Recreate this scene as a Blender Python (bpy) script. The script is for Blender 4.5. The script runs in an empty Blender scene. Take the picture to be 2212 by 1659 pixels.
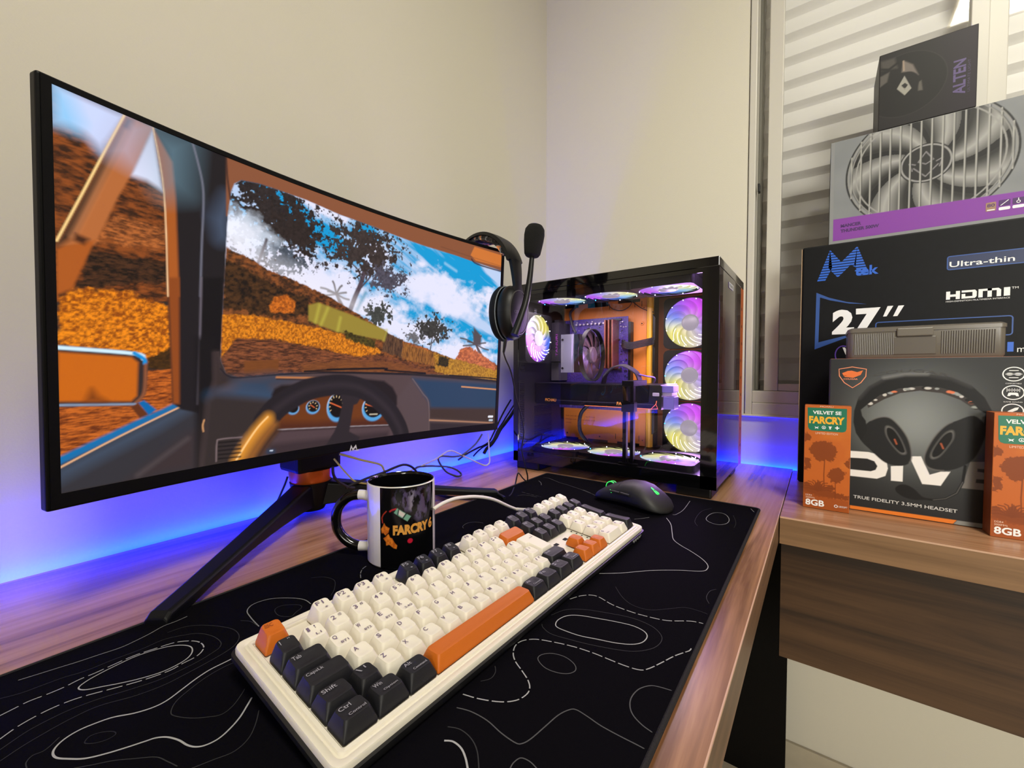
import bpy, math, random
import numpy as np
from mathutils import Vector, Matrix
random.seed(7)
sc = bpy.context.scene
COL = sc.collection
PI = math.pi
# ------------------------------------------------------------------ camera
cd = bpy.data.cameras.new('camera'); cam = bpy.data.objects.new('camera', cd); COL.objects.link(cam)
cd.sensor_width = 36.0; cd.lens = 913.0/2212*36.0; cd.clip_start = .01; cd.clip_end = 50
YAW, PIT = .6318, .0308
F = Vector((-math.cos(YAW)*math.cos(PIT), -math.sin(YAW)*math.cos(PIT), -math.sin(PIT)))
RT = F.cross(Vector((0, 0, 1))).normalized(); UP = RT.cross(F)
cam.matrix_world = Matrix(((RT.x, UP.x, -F.x, 1.1934), (RT.y, UP.y, -F.y, .7346), (RT.z, UP.z, -F.z, .2299), (0, 0, 0, 1)))
sc.camera = cam
# ------------------------------------------------------------------ world, lamps, exposure
w = bpy.data.worlds.new('night'); sc.world = w; w.use_nodes = True
w.node_tree.nodes['Background'].inputs[0].default_value = (.9, .86, .8, 1)
w.node_tree.nodes['Background'].inputs[1].default_value = .012
def area(name, loc, rot, sx, sy, power, col, spread=180):
    l = bpy.data.lights.new(name, 'AREA'); l.shape = 'RECTANGLE'; l.size = sx; l.size_y = sy; l.energy = power; l.color = col; l.spread = math.radians(spread)
    o = bpy.data.objects.new(name, l); o.location = loc; o.rotation_euler = rot; COL.objects.link(o); return o
area('ceiling_lamp_light', (1.38, 1.42, 1.835), (0, 0, 0), .46, .46, 34, (1, .975, .85))
fill = area('added_fill_light', (3.1, 2.35, .45), (0, 0, 0), .9, 1.7, 12, (1, .965, .87), 64); fill.rotation_euler = (Vector((0, 1.1, -.05))-Vector((3.1, 2.35, .45))).to_track_quat('-Z', 'Y').to_euler()  # added fill with no known source, brightens the window wall
sc.view_settings.view_transform = 'Standard'; sc.view_settings.look = 'None'
sc.view_settings.exposure = 0.0; sc.view_settings.gamma = 1.0; sc.view_settings.use_curve_mapping = False
# ------------------------------------------------------------------ helpers
def lin(c):
    o = []
    for v in c[:3]:
        v = v/255.
        o.append(v/12.92 if v <= .04045 else ((v+.055)/1.055)**2.4)
    return (*o, 1.0)
MATS = {}
def mat(name, c=(128, 128, 128), rough=.5, metal=0., emit=None, es=0., spec=.5, coat=0., bump=0., bscale=300., var=0., vscale=60.):
    if name in MATS: return MATS[name]
    m = bpy.data.materials.new(name); m.use_nodes = True; nt = m.node_tree; b = nt.nodes['Principled BSDF']
    b.inputs['Base Color'].default_value = lin(c); b.inputs['Roughness'].default_value = rough; b.inputs['Metallic'].default_value = metal
    b.inputs['Specular IOR Level'].default_value = spec; b.inputs['Coat Weight'].default_value = coat
    if emit: b.inputs['Emission Color'].default_value = lin(emit); b.inputs['Emission Strength'].default_value = es
    if bump or var:
        tc = nt.nodes.new('ShaderNodeTexCoord'); n = nt.nodes.new('ShaderNodeTexNoise'); n.inputs['Scale'].default_value = bscale if bump else vscale
        n.inputs['Detail'].default_value = 4; nt.links.new(tc.outputs['Object'], n.inputs['Vector'])
        if bump:
            bp = nt.nodes.new('ShaderNodeBump'); bp.inputs['Strength'].default_value = bump; bp.inputs['Distance'].default_value = .002
            nt.links.new(n.outputs['Fac'], bp.inputs['Height']); nt.links.new(bp.outputs['Normal'], b.inputs['Normal'])
        if var:
            n2 = nt.nodes.new('ShaderNodeTexNoise'); n2.inputs['Scale'].default_value = vscale; n2.inputs['Detail'].default_value = 5; nt.links.new(tc.outputs['Object'], n2.inputs['Vector'])
            r = nt.nodes.new('ShaderNodeValToRGB'); a = lin(c)
            r.color_ramp.elements[0].position = .3; r.color_ramp.elements[1].position = .7
            r.color_ramp.elements[0].color = (*[v*(1-var) for v in a[:3]], 1); r.color_ramp.elements[1].color = (*[min(1, v*(1+var)) for v in a[:3]], 1)
            nt.links.new(n2.outputs['Fac'], r.inputs['Fac']); nt.links.new(r.outputs['Color'], b.inputs['Base Color'])
    MATS[name] = m; return m
def wood(name, axis, cols=((104, 72, 52), (140, 101, 78), (158, 118, 94)), rough=.42):
    m = bpy.data.materials.new(name); m.use_nodes = True; nt = m.node_tree; b = nt.nodes['Principled BSDF']; L = nt.links.new
    tc = nt.nodes.new('ShaderNodeTexCoord'); mp = nt.nodes.new('ShaderNodeMapping'); s = [26, 26, 26]; s[axis] = 1.3; mp.inputs['Scale'].default_value = s
    n1 = nt.nodes.new('ShaderNodeTexNoise'); n1.inputs['Scale'].default_value = 1.; n1.inputs['Detail'].default_value = 6; n1.inputs['Roughness'].default_value = .62; n1.inputs['Distortion'].default_value = .5
    mp2 = nt.nodes.new('ShaderNodeMapping'); s2 = [190, 190, 190]; s2[axis] = 5; mp2.inputs['Scale'].default_value = s2
    n2 = nt.nodes.new('ShaderNodeTexNoise'); n2.inputs['Scale'].default_value = 1.; n2.inputs['Detail'].default_value = 3
    r = nt.nodes.new('ShaderNodeValToRGB'); e = r.color_ramp.elements; e[0].position = .36; e[0].color = lin(cols[0]); e[1].position = .62; e[1].color = lin(cols[2])
    k = e.new(.47); k.color = lin(cols[1])
    mx = nt.nodes.new('ShaderNodeMix'); mx.data_type = 'RGBA'; mx.blend_type = 'MULTIPLY'; mx.inputs[0].default_value = .35
    r2 = nt.nodes.new('ShaderNodeValToRGB'); r2.color_ramp.elements[0].position = .3; r2.color_ramp.elements[0].color = (.45, .42, .4, 1); r2.color_ramp.elements[1].position = .55; r2.color_ramp.elements[1].color = (1, 1, 1, 1)
    L(tc.outputs['Object'], mp.inputs['Vector']); L(tc.outputs['Object'], mp2.inputs['Vector']); L(mp.outputs['Vector'], n1.inputs['Vector']); L(mp2.outputs['Vector'], n2.inputs['Vector'])
    L(n1.outputs['Fac'], r.inputs['Fac']); L(n2.outputs['Fac'], r2.inputs['Fac']); L(r.outputs['Color'], mx.inputs[6]); L(r2.outputs['Color'], mx.inputs[7]); L(mx.outputs[2], b.inputs['Base Color'])
    b.inputs['Roughness'].default_value = rough; MATS[name] = m; return m
def glass(name, tint=(255, 255, 255), rough=.0, ior=1.5, refl=1.):
    m = bpy.data.materials.new(name); m.use_nodes = True; nt = m.node_tree; nt.nodes.clear(); L = nt.links.new
    o = nt.nodes.new('ShaderNodeOutputMaterial'); mx = nt.nodes.new('ShaderNodeMixShader'); t = nt.nodes.new('ShaderNodeBsdfTransparent'); g = nt.nodes.new('ShaderNodeBsdfGlossy'); f = nt.nodes.new('ShaderNodeFresnel')
    t.inputs['Color'].default_value = lin(tint); g.inputs['Roughness'].default_value = rough; g.inputs['Color'].default_value = (refl, refl, refl, 1); f.inputs['IOR'].default_value = ior
    L(f.outputs[0], mx.inputs[0]); L(t.outputs[0], mx.inputs[1]); L(g.outputs[0], mx.inputs[2]); L(mx.outputs[0], o.inputs[0]); MATS[name] = m; return m
def paint(name, rough=.5, es=0., spec=.4, base=1.):
    m = bpy.data.materials.new(name); m.use_nodes = True; nt = m.node_tree; b = nt.nodes['Principled BSDF']
    a = nt.nodes.new('ShaderNodeVertexColor'); a.layer_name = 'paint'
    if es:
        nt.links.new(a.outputs['Color'], b.inputs['Emission Color']); b.inputs['Emission Strength'].default_value = es
        b.inputs['Base Color'].default_value = (.01, .01, .01, 1)
    if base and not es: nt.links.new(a.outputs['Color'], b.inputs['Base Color'])
    b.inputs['Roughness'].default_value = rough; b.inputs['Specular IOR Level'].default_value = spec; MATS[name] = m; return m
class MB:
    def __init__(s): s.v = []; s.f = []; s.m = []; s.mats = []
    def mi(s, m):
        if m not in s.mats: s.mats.append(m)
        return s.mats.index(m)
    def add(s, vs, fs, m):
        b = len(s.v); s.v += [tuple(v) for v in vs]; k = s.mi(m)
        for f in fs: s.f.append(tuple(b+i for i in f)); s.m.append(k)
        return s
    def box(s, x0, x1, y0, y1, z0, z1, m, fr=None):
        vs = [(x, y, z) for x in (x0, x1) for y in (y0, y1) for z in (z0, z1)]
        if fr: vs = [fr(*v) for v in vs]
        return s.add(vs, [(0, 1, 3, 2), (4, 6, 7, 5), (0, 4, 5, 1), (2, 3, 7, 6), (0, 2, 6, 4), (1, 5, 7, 3)], m)
    def loft(s, rings, m, cap0=True, cap1=True, close=True):
        n = len(rings[0]); vs = [p for r in rings for p in r]; fs = []
        for i in range(len(rings)-1):
            for j in range(n if close else n-1):
                a = i*n+j; b = i*n+(j+1) % n; fs.append((a, b, b+n, a+n))
        if cap0: fs.append(tuple(range(n))[::-1])
        if cap1: fs.append(tuple(range((len(rings)-1)*n, len(rings)*n)))
        return s.add(vs, fs, m)
    def tube(s, pts, r, m, n=8, closed=False, flat=None):
        P = [Vector(p) for p in pts]; rings = []; N = len(P); nv = None
        for i in range(N):
            if closed: t = P[(i+1) % N]-P[i-1]
            else: t = P[min(i+1, N-1)]-P[max(i-1, 0)]
            t.normalize()
            if nv is None: nv = t.orthogonal().normalized()
            nv = (nv - t*nv.dot(t)).normalized(); b = t.cross(nv)
            rr = r[i] if isinstance(r, (list, tuple)) else r
            rings.append([P[i]+nv*math.cos(2*PI*k/n)*rr+b*math.sin(2*PI*k/n)*rr for k in range(n)])
        if closed: rings.append(rings[0]); return s.loft(rings, m, False, False)
        return s.loft(rings, m)
    def lathe(s, prof, m, fr=None, n=32, a0=0., a1=2*PI, caps=False):
        full = abs(a1-a0-2*PI) < 1e-6; rings = []
        for k in range(n if full else n+1):
            a = a0+(a1-a0)*k/n
            ring = [(r*math.cos(a), r*math.sin(a), h) for r, h in prof]
            rings.append([fr(*v) for v in ring] if fr else ring)
        if full: rings.append(rings[0])
        return s.loft(rings, m, caps, caps, False)
    def prism(s, poly, fr, d0, d1, m, msides=None):
        n = len(poly); a = [fr(u, v, d0) for u, v in poly]; b = [fr(u, v, d1) for u, v in poly]
        s.add(a+b, [tuple(range(n))[::-1], tuple(range(n, 2*n))], m)
        return s.add(a+b, [(i, (i+1) % n, n+(i+1) % n, n+i) for i in range(n)], msides or m)
    def face(s, poly, fr, d, m): return s.add([fr(u, v, d) for u, v in poly], [tuple(range(len(poly)))], m)
    def ribbon(s, pts, wd, fr, d, m, closed=False, dash=0, gap=0):
        P = [Vector((q[0], q[1])) for q in pts]
        if closed: P.append(P[0])
        segs = [P]
        if dash:
            segs = []; cur = [P[0]]; on = True; left = dash
            for a, b in zip(P, P[1:]):
                l = (b-a).length; t = 0
                while l-t > left:
                    t += left; q = a.lerp(b, t/l)
                    if on: cur.append(q); segs.append(cur)
                    cur = [q]; on = not on; left = dash if on else gap
                left -= l-t
                if on: cur.append(b)
            if on and len(cur) > 1: segs.append(cur)
        for S in segs:
            n = len(S); vs = []
            for i in range(n):
                t = S[min(i+1, n-1)]-S[max(i-1, 0)]
                if closed and not dash and i in (0, n-1): t = S[1]-S[-2]
                if t.length < 1e-9: t = Vector((1, 0))
                t.normalize(); k = Vector((-t.y, t.x))*wd/2
                vs += [fr(*(S[i]+k), d), fr(*(S[i]-k), d)]
            s.add(vs, [(2*i, 2*i+1, 2*i+3, 2*i+2) for i in range(n-1)], m)
        return s
    def text(s, body, rect, fr, d, m, shear=0., bold=0., keep=False):
        vs, fs = textmesh(body, bold); u0, v0, u1, v1 = rect
        xs = [v[0] for v in vs]; ys = [v[1] for v in vs]; ax, bx, ay, by = min(xs), max(xs), min(ys), max(ys)
        su = (u1-u0)/(bx-ax); sv = (v1-v0)/(by-ay)
        return s.add([fr(u0+(x-ax)*su+shear*((y-ay)*sv), v0+(y-ay)*sv, d) for x, y in vs], fs, m)
    def build(s, name, parent=None, loc=None, smooth=False, bevel=0., bseg=2, ang=35):
        me = bpy.data.meshes.new(name); me.from_pydata(s.v, [], s.f); me.polygons.foreach_set('material_index', s.m)
        for m in s.mats: me.materials.append(m)
        if smooth:
            me.polygons.foreach_set('use_smooth', [True]*len(s.f)); me.update(); me.set_sharp_from_angle(angle=math.radians(ang))
        me.update(); o = bpy.data.objects.new(name, me); COL.objects.link(o)
        if parent: o.parent = parent
        if loc: o.location = loc
        if bevel:
            b = o.modifiers.new('bevel', 'BEVEL'); b.width = bevel; b.segments = bseg; b.limit_method = 'ANGLE'; b.angle_limit = math.radians(40)
        return o
TXT = {}
def textmesh(body, bold=0.):
    k = (body, bold)
    if k not in TXT:
        c = bpy.data.curves.new('lettering', 'FONT'); c.body = body; c.offset = bold; c.resolution_u = 3
        o = bpy.data.objects.new('lettering', c); COL.objects.link(o); dg = bpy.context.evaluated_depsgraph_get(); dg.update()
        me = o.evaluated_get(dg).to_mesh()
        TXT[k] = ([(v.co.x, v.co.y) for v in me.vertices], [tuple(p.vertices) for p in me.polygons])
        bpy.data.objects.remove(o); bpy.data.curves.remove(c)
    return TXT[k]
def tag(o, label, cat, group=None, kind=None):
    o['label'] = label; o['category'] = cat
    if group: o['group'] = group
    if kind: o['kind'] = kind
    return o
def thing(name, label, cat, loc=(0, 0, 0), group=None):
    o = bpy.data.objects.new(name, None); COL.objects.link(o); o.location = loc; o.empty_display_size = .05
    return tag(o, label, cat, group)
def struct(o, label, cat):
    o['kind'] = 'structure'; return tag(o, label, cat)
def crv(pts, n=6, closed=False):   # Catmull-Rom
    P = [Vector(p) for p in pts]; N = len(P); out = []
    rng = range(N if closed else N-1)
    for i in rng:
        if closed: a, b, c, d = P[i-1], P[i], P[(i+1) % N], P[(i+2) % N]
        else: a, b, c, d = P[max(i-1, 0)], P[i], P[i+1], P[min(i+2, N-1)]
        for k in range(n):
            t = k/n
            out.append(.5*((2*b)+(c-a)*t+(2*a-5*b+4*c-d)*t*t+(3*b-a-3*c+d)*t**3))
    if not closed: out.append(P[-1])
    return out
def rrect(w, h, r, n=4, cx=0, cy=0):
    o = []
    for sx, sy, a in ((1, 1, 0), (-1, 1, PI/2), (-1, -1, PI), (1, -1, 3*PI/2)):
        for k in range(n+1):
            t = a+k*PI/2/n; o.append((cx+sx*(w/2-r)+r*math.cos(t), cy+sy*(h/2-r)+r*math.sin(t)))
    return o
# --- a small painter: colours laid on a grid of vertices
def vnoise(U, V, seed):
    rg = np.random.RandomState(seed); T = rg.rand(64, 64); iu = np.floor(U).astype(int); iv = np.floor(V).astype(int); fu = U-iu; fv = V-iv
    fu = fu*fu*(3-2*fu); fv = fv*fv*(3-2*fv); g = lambda a, b: T[a % 64, b % 64]
    return (g(iu, iv)*(1-fu)+g(iu+1, iv)*fu)*(1-fv)+(g(iu, iv+1)*(1-fu)+g(iu+1, iv+1)*fu)*fv
def fbm(U, V, seed, o=4):
    r = 0; a = .5; t = 0
    for k in range(o): r = r+a*vnoise(U*2**k+k*7.3, V*2**k+k*3.1, seed+k); t += a; a *= .55
    return r/t
class Canvas:
    def __init__(s, u0, u1, v0, v1, nu, nv, base):
        s.u = np.linspace(u0, u1, nu); s.v = np.linspace(v0, v1, nv); s.U, s.V = np.meshgrid(s.u, s.v); s.C = np.empty((nv, nu, 3)); s.C[:] = lin(base)[:3]; s.clip = None; s.px = (u1-u0)/(nu-1)
    def win(s, u0, u1, v0, v1):
        a, b = np.searchsorted(s.u, (u0, u1)); c, d = np.searchsorted(s.v, (v0, v1)); return slice(c, max(d, c)), slice(a, max(b, a))
    def sdf(s, pts, W, openl=False):
        U = s.U[W]; V = s.V[W]; d = np.full(U.shape, 1e9); ins = np.zeros(U.shape, bool); n = len(pts)
        for i in range(n-1 if openl else n):
            ax, ay = pts[i]; bx, by = pts[(i+1) % n]; ex, ey = bx-ax, by-ay; wx, wy = U-ax, V-ay
            t = np.clip((wx*ex+wy*ey)/(ex*ex+ey*ey+1e-12), 0, 1); d = np.minimum(d, (wx-ex*t)**2+(wy-ey*t)**2)
            if not openl and abs(ey) > 1e-9: c = ((ay > V) != (by > V)) & (U < ex*(V-ay)/ey+ax); ins ^= c
        d = np.sqrt(d); return np.where(ins, -d, d)
    def comp(s, W, A, col):
        if s.clip is not None: A = A*s.clip[W]
        s.C[W] = s.C[W]*(1-A[..., None])+(np.array(lin(col)[:3]) if isinstance(col, tuple) else col)*A[..., None]
    def bb(s, pts, g): return s.win(min(p[0] for p in pts)-g, max(p[0] for p in pts)+g, min(p[1] for p in pts)-g, max(p[1] for p in pts)+g)
    def mask(s, pts, soft, W): soft = max(soft, s.px*.7); return np.clip(.5-s.sdf(pts, W)/(2*soft), 0, 1)
    def poly(s, pts, col, soft=.8, al=1.):
        W = s.bb(pts, soft*2+1); s.comp(W, s.mask(pts, soft, W)*al, col)
    def line(s, pts, wd, col, soft=.6, al=1.):
        W = s.bb(pts, wd+soft*2+1); d = s.sdf(pts, W, True)-wd/2; soft = max(soft, s.px*.7); s.comp(W, np.clip(.5-d/(2*soft), 0, 1)*al, col)
    def ell(s, c, r, col, soft=.8, al=1.):
        W = s.win(c[0]-r[0]*1.3-3, c[0]+r[0]*1.3+3, c[1]-r[1]*1.3-3, c[1]+r[1]*1.3+3); e = np.sqrt(((s.U[W]-c[0])/r[0])**2+((s.V[W]-c[1])/r[1])**2); s.comp(W, np.clip(.5-(e-1)*min(r)/(2*max(soft, s.px*.7)), 0, 1)*al, col)
    def grid(s, fr):
        nv, nu = s.U.shape; vs = [fr(u, v) for u, v in zip(s.U.ravel(), s.V.ravel())]
        i = np.arange(nv*nu).reshape(nv, nu); fs = np.stack([i[:-1, :-1], i[:-1, 1:], i[1:, 1:], i[1:, :-1]], -1).reshape(-1, 4)
        return vs, fs.tolist()
    def build(s, name, m, fr, parent, extra=None):
        vs, fs = s.grid(fr); me = bpy.data.meshes.new(name); nb = len(vs); nf = len(fs); ev = extra.v if extra else []
        me.from_pydata(vs+ev, [], fs+([tuple(i+nb for i in f) for f in extra.f] if extra else [])); me.materials.append(m)
        if extra:
            for k in extra.mats: me.materials.append(k)
            me.polygons.foreach_set('material_index', [0]*nf+[i+1 for i in extra.m])
        a = me.color_attributes.new('paint', 'FLOAT_COLOR', 'POINT'); a.data.foreach_set('color', np.concatenate([s.C.reshape(-1, 3), np.ones((s.U.size, 1))], 1).ravel().tolist()+[0., 0., 0., 1.]*len(ev)); me.update()
        o = bpy.data.objects.new(name, me); COL.objects.link(o); o.parent = parent; return o
XF = lambda x: (lambda u, v, d=0.: (x+d, u/1000, v/1000))      # printed front facing +X, millimetres
ID = lambda u, v, d=0.: (u, v, d)
CONTOURS = [([(1.1628,0.2649),(1.1539,0.2671),(1.1426,0.2698),(1.133,0.2722),(1.1214,0.2742),(1.1091,0.2764),(1.0999,0.275),(1.09,0.2724),(1.0793,0.2682),(1.0701,0.2682),(1.0613,0.2671)],0.55,0,0,0.8),([(1.1737,0.3039),(1.1675,0.3024),(1.1611,0.3009),(1.1526,0.3017),(1.1444,0.3017),(1.1362,0.2999),(1.1272,0.2999),(1.1175,0.2988),(1.1049,0.2982),(1.0922,0.3009),(1.0809,0.3042),(1.0731,0.3111),(1.0687,0.3193),(1.0683,0.3291),(1.072,0.336),(1.0778,0.3395),(1.0854,0.3402),(1.0938,0.3418),(1.1057,0.3393),(1.1167,0.335),(1.1271,0.33),(1.1371,0.3252),(1.145,0.3229),(1.1529,0.3224),(1.1606,0.3237),(1.1681,0.3265),(1.1753,0.3316)],0.8,0,1,0.9),([(1.1377,0.3098),(1.1327,0.306),(1.1247,0.3033),(1.1156,0.3015),(1.1054,0.3004),(1.0944,0.3024),(1.0845,0.307),(1.0779,0.3139),(1.0748,0.3217),(1.0764,0.33),(1.0814,0.336),(1.0894,0.3387),(1.0989,0.3386),(1.1102,0.3343),(1.1193,0.329),(1.128,0.3229),(1.1346,0.3185),(1.1379,0.314)],0.8,1,0,0.9),([(1.1723,0.2813),(1.163,0.2853),(1.1531,0.2864),(1.1426,0.2876),(1.1319,0.2909),(1.1161,0.2912),(1.0993,0.2927),(1.0853,0.2919),(1.0741,0.2974),(1.0645,0.3057),(1.0588,0.3201),(1.0579,0.3342),(1.0614,0.3416),(1.0679,0.3445),(1.0773,0.3471),(1.0911,0.348),(1.1035,0.3471),(1.1181,0.3422),(1.1318,0.3367),(1.1451,0.334),(1.1549,0.3344),(1.1642,0.3364),(1.1714,0.3403),(1.1759,0.3431)],0.25,0,0,0.6),([(1.08,0.2827),(1.0685,0.2847),(1.0586,0.2937),(1.049,0.3104),(1.0443,0.3248),(1.0455,0.3382),(1.0517,0.3473),(1.0605,0.3517),(1.075,0.3544),(1.089,0.356),(1.1018,0.3566),(1.1166,0.3531),(1.1333,0.3452),(1.1466,0.3448),(1.1593,0.3475),(1.1682,0.3504),(1.1766,0.3546)],0.25,0,0,0.6),([(1.0542,0.3647),(1.0643,0.365),(1.0757,0.3652),(1.0856,0.368),(1.0953,0.3723),(1.1045,0.3762),(1.1121,0.3762),(1.1208,0.3724),(1.1299,0.3656),(1.1375,0.3628),(1.1451,0.3616),(1.1515,0.3633),(1.1559,0.3673),(1.1576,0.3722),(1.1568,0.3779),(1.153,0.3842),(1.1471,0.3919),(1.139,0.3976),(1.1304,0.4021),(1.1232,0.4054),(1.1183,0.4078),(1.114,0.4128),(1.1106,0.421),(1.1087,0.4294),(1.1061,0.435),(1.1021,0.4384),(1.0958,0.4395),(1.0887,0.437),(1.0812,0.4323),(1.0744,0.4258),(1.0691,0.4204)],0.8,0,0,1.1),([(1.1447,0.376),(1.1418,0.3732),(1.137,0.3753),(1.1327,0.3804),(1.1324,0.3842),(1.1361,0.3851),(1.1408,0.3829),(1.1445,0.3787)],0.22,1,0,0.6),([(1.057,0.3721),(1.0681,0.3704),(1.0807,0.3722),(1.0926,0.3771),(1.1014,0.3825),(1.1062,0.3903),(1.106,0.3964),(1.1006,0.4068),(1.0943,0.4143),(1.0874,0.4199),(1.08,0.418),(1.0723,0.4116),(1.0686,0.4077)],0.3,0,0,0.6),([(1.1679,0.3737),(1.1677,0.3682),(1.1649,0.3644),(1.1599,0.365),(1.1534,0.359)],0.25,0,0,0.6),([(1.1522,0.3953),(1.1455,0.4009),(1.1376,0.4072),(1.13,0.4154),(1.1223,0.4243),(1.1193,0.433),(1.1169,0.4414)],0.25,0,0,0.6),([(1.0712,0.4362),(1.0777,0.4465),(1.085,0.4543),(1.0938,0.457),(1.1034,0.4532),(1.1126,0.4495)],0.25,0,0,0.6),([(1.0293,0.337),(1.0275,0.3158),(1.0246,0.3014),(1.0157,0.2941),(1.0018,0.2977),(0.9893,0.3122),(0.983,0.326),(0.9831,0.3387)],0.7,0,0,0.9),([(0.9989,0.3412),(0.9913,0.3373),(0.9915,0.3297),(1.0008,0.3194),(1.0085,0.321),(1.0108,0.3341),(1.0051,0.3442)],0.25,1,0,0.6),([(0.9559,0.2885),(0.9463,0.2985),(0.9439,0.3143),(0.9537,0.3307),(0.9631,0.3401)],0.3,0,0,0.6),([(1.0352,0.3141),(1.0304,0.3229),(1.0296,0.3345)],0.3,0,0,0.6),([(0.9238,0.3325),(0.917,0.3223),(0.9096,0.3155),(0.9035,0.3131)],0.6,0,1,0.9),([(0.4225,0.5542),(0.4789,0.5572),(0.508,0.5538),(0.513,0.5497)],0.6,0,0,0.9),([(0.5018,0.5963),(0.4765,0.5969),(0.4607,0.6043),(0.4624,0.6162),(0.4828,0.625),(0.504,0.6255),(0.5174,0.617),(0.5148,0.6044)],0.6,1,0,0.9),([(0.5337,0.5461),(0.5569,0.5592),(0.5911,0.5707),(0.6127,0.5783),(0.626,0.5898),(0.638,0.6058),(0.6518,0.6213),(0.6652,0.631),(0.6772,0.6334),(0.6874,0.629),(0.7018,0.6056),(0.7206,0.5814),(0.7438,0.559),(0.7606,0.5387)],0.75,0,0,0.9),([(0.8269,0.5376),(0.8161,0.5428),(0.8079,0.5506),(0.8066,0.5597),(0.8115,0.5749),(0.8127,0.5914),(0.8114,0.6079),(0.8069,0.6259),(0.7954,0.6431),(0.7923,0.6541)],0.8,0,1,0.9),([(0.8712,0.5471),(0.8638,0.5457),(0.8536,0.5492),(0.8465,0.5584),(0.841,0.5736),(0.8357,0.5902),(0.8329,0.604),(0.8349,0.6143),(0.8407,0.619),(0.8507,0.6182),(0.8584,0.6119),(0.8645,0.6004),(0.8689,0.5865),(0.8734,0.5721),(0.8747,0.559),(0.8744,0.5508)],0.8,1,0,0.9),([(0.8616,0.5368),(0.8461,0.5432),(0.8356,0.5565),(0.8283,0.575),(0.8219,0.5983),(0.8235,0.6168),(0.8313,0.6277),(0.841,0.6306),(0.8529,0.6278),(0.8643,0.6185),(0.8713,0.6063),(0.8788,0.5847),(0.8831,0.5671),(0.8857,0.5512),(0.8822,0.5409),(0.8784,0.5372)],0.25,0,0,0.6),([(0.9806,0.5363),(0.9778,0.5462),(0.9738,0.5557),(0.9688,0.5641),(0.9624,0.57),(0.9548,0.5723),(0.9485,0.571),(0.9427,0.5656),(0.9371,0.5562),(0.9319,0.5466),(0.9254,0.5397),(0.9163,0.5354),(0.9077,0.5366),(0.8999,0.544),(0.8946,0.5565),(0.8895,0.5739),(0.8871,0.5902),(0.8866,0.6052),(0.886,0.6179),(0.8837,0.6282),(0.878,0.6331),(0.8658,0.6388),(0.8507,0.6454),(0.8348,0.6551)],0.85,0,1,0.9),([(0.9191,0.559),(0.9126,0.559),(0.9066,0.5654),(0.9045,0.5755),(0.9076,0.585),(0.9133,0.5888),(0.9198,0.5855),(0.9237,0.577),(0.9239,0.5677)],0.35,1,0,0.7),([(0.8907,0.6543),(0.8928,0.6443),(0.8957,0.6389),(0.9036,0.6339),(0.9138,0.6325),(0.9219,0.6345),(0.9279,0.6389),(0.932,0.6463),(0.9339,0.6543)],0.4,0,0,0.8),([(0.9918,0.541),(0.9886,0.5509),(0.9878,0.5641),(0.9899,0.5773),(0.9903,0.5886),(0.988,0.5923),(0.9819,0.5947),(0.9689,0.597),(0.9569,0.5992),(0.9489,0.6028),(0.946,0.6066),(0.9465,0.6147),(0.9481,0.6254),(0.9483,0.6385),(0.948,0.6485),(0.9481,0.6545)],0.4,0,0,0.8),([(1.0148,0.5525),(1.0121,0.5573),(1.0125,0.5644),(1.0157,0.5709),(1.0198,0.5763)],0.75,0,0,1.2),([(1.0063,0.547),(1.0031,0.5548),(1.0039,0.5646),(1.0082,0.5733),(1.0161,0.5815)],0.3,0,0,0.7),([(1.0056,0.5958),(1.0014,0.5953),(0.9966,0.597),(0.9954,0.6024),(0.9966,0.6081)],0.4,0,0,0.7),([(0.7772,0.5644),(0.793,0.5784),(0.8008,0.5922),(0.7993,0.6072),(0.7878,0.6204),(0.7752,0.6335),(0.7736,0.6474),(0.7749,0.6554)],0.22,0,0,0.6),([(0.7208,0.6508),(0.7285,0.6463),(0.7436,0.646),(0.7543,0.6506)],0.3,0,0,0.6),([(0.9638,0.5383),(0.9575,0.5424),(0.9503,0.5412),(0.9452,0.5368)],0.25,0,0,0.6),([(0.4595,0.6271),(0.4921,0.6356),(0.5177,0.637)],0.2,0,0,0.6),([(0.5413,0.5928),(0.5202,0.5843),(0.4712,0.5826),(0.4418,0.5928)],0.18,0,0,0.6),([(0.4071,0.6449),(0.423,0.6516)],0.5,0,0,0.9),([(0.5681,0.5081),(0.5578,0.517),(0.5466,0.5242)],0.5,0,0,0.7),([(0.4356,0.263),(0.4341,0.2758),(0.4421,0.2927),(0.4519,0.3125),(0.4558,0.3296),(0.4618,0.3463),(0.469,0.3663),(0.4789,0.3869),(0.4841,0.3989)],0.4,0,0,0.8),([(0.47,0.373),(0.4761,0.3856),(0.4847,0.399),(0.4905,0.4081)],0.4,0,0,0.8),([(0.4644,0.2688),(0.4733,0.2799),(0.4887,0.2908)],0.5,0,0,0.7),([(0.5513,0.2877),(0.5527,0.3022),(0.5543,0.3187),(0.5556,0.3325)],0.4,0,1,0.7),([(0.5744,0.2938),(0.5641,0.3),(0.561,0.3122),(0.5612,0.3275)],0.4,0,0,0.7),([(0.7495,0.323),(0.7442,0.3171),(0.7312,0.3141),(0.7203,0.3205),(0.7171,0.3334)],0.45,0,0,0.7)]
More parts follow.
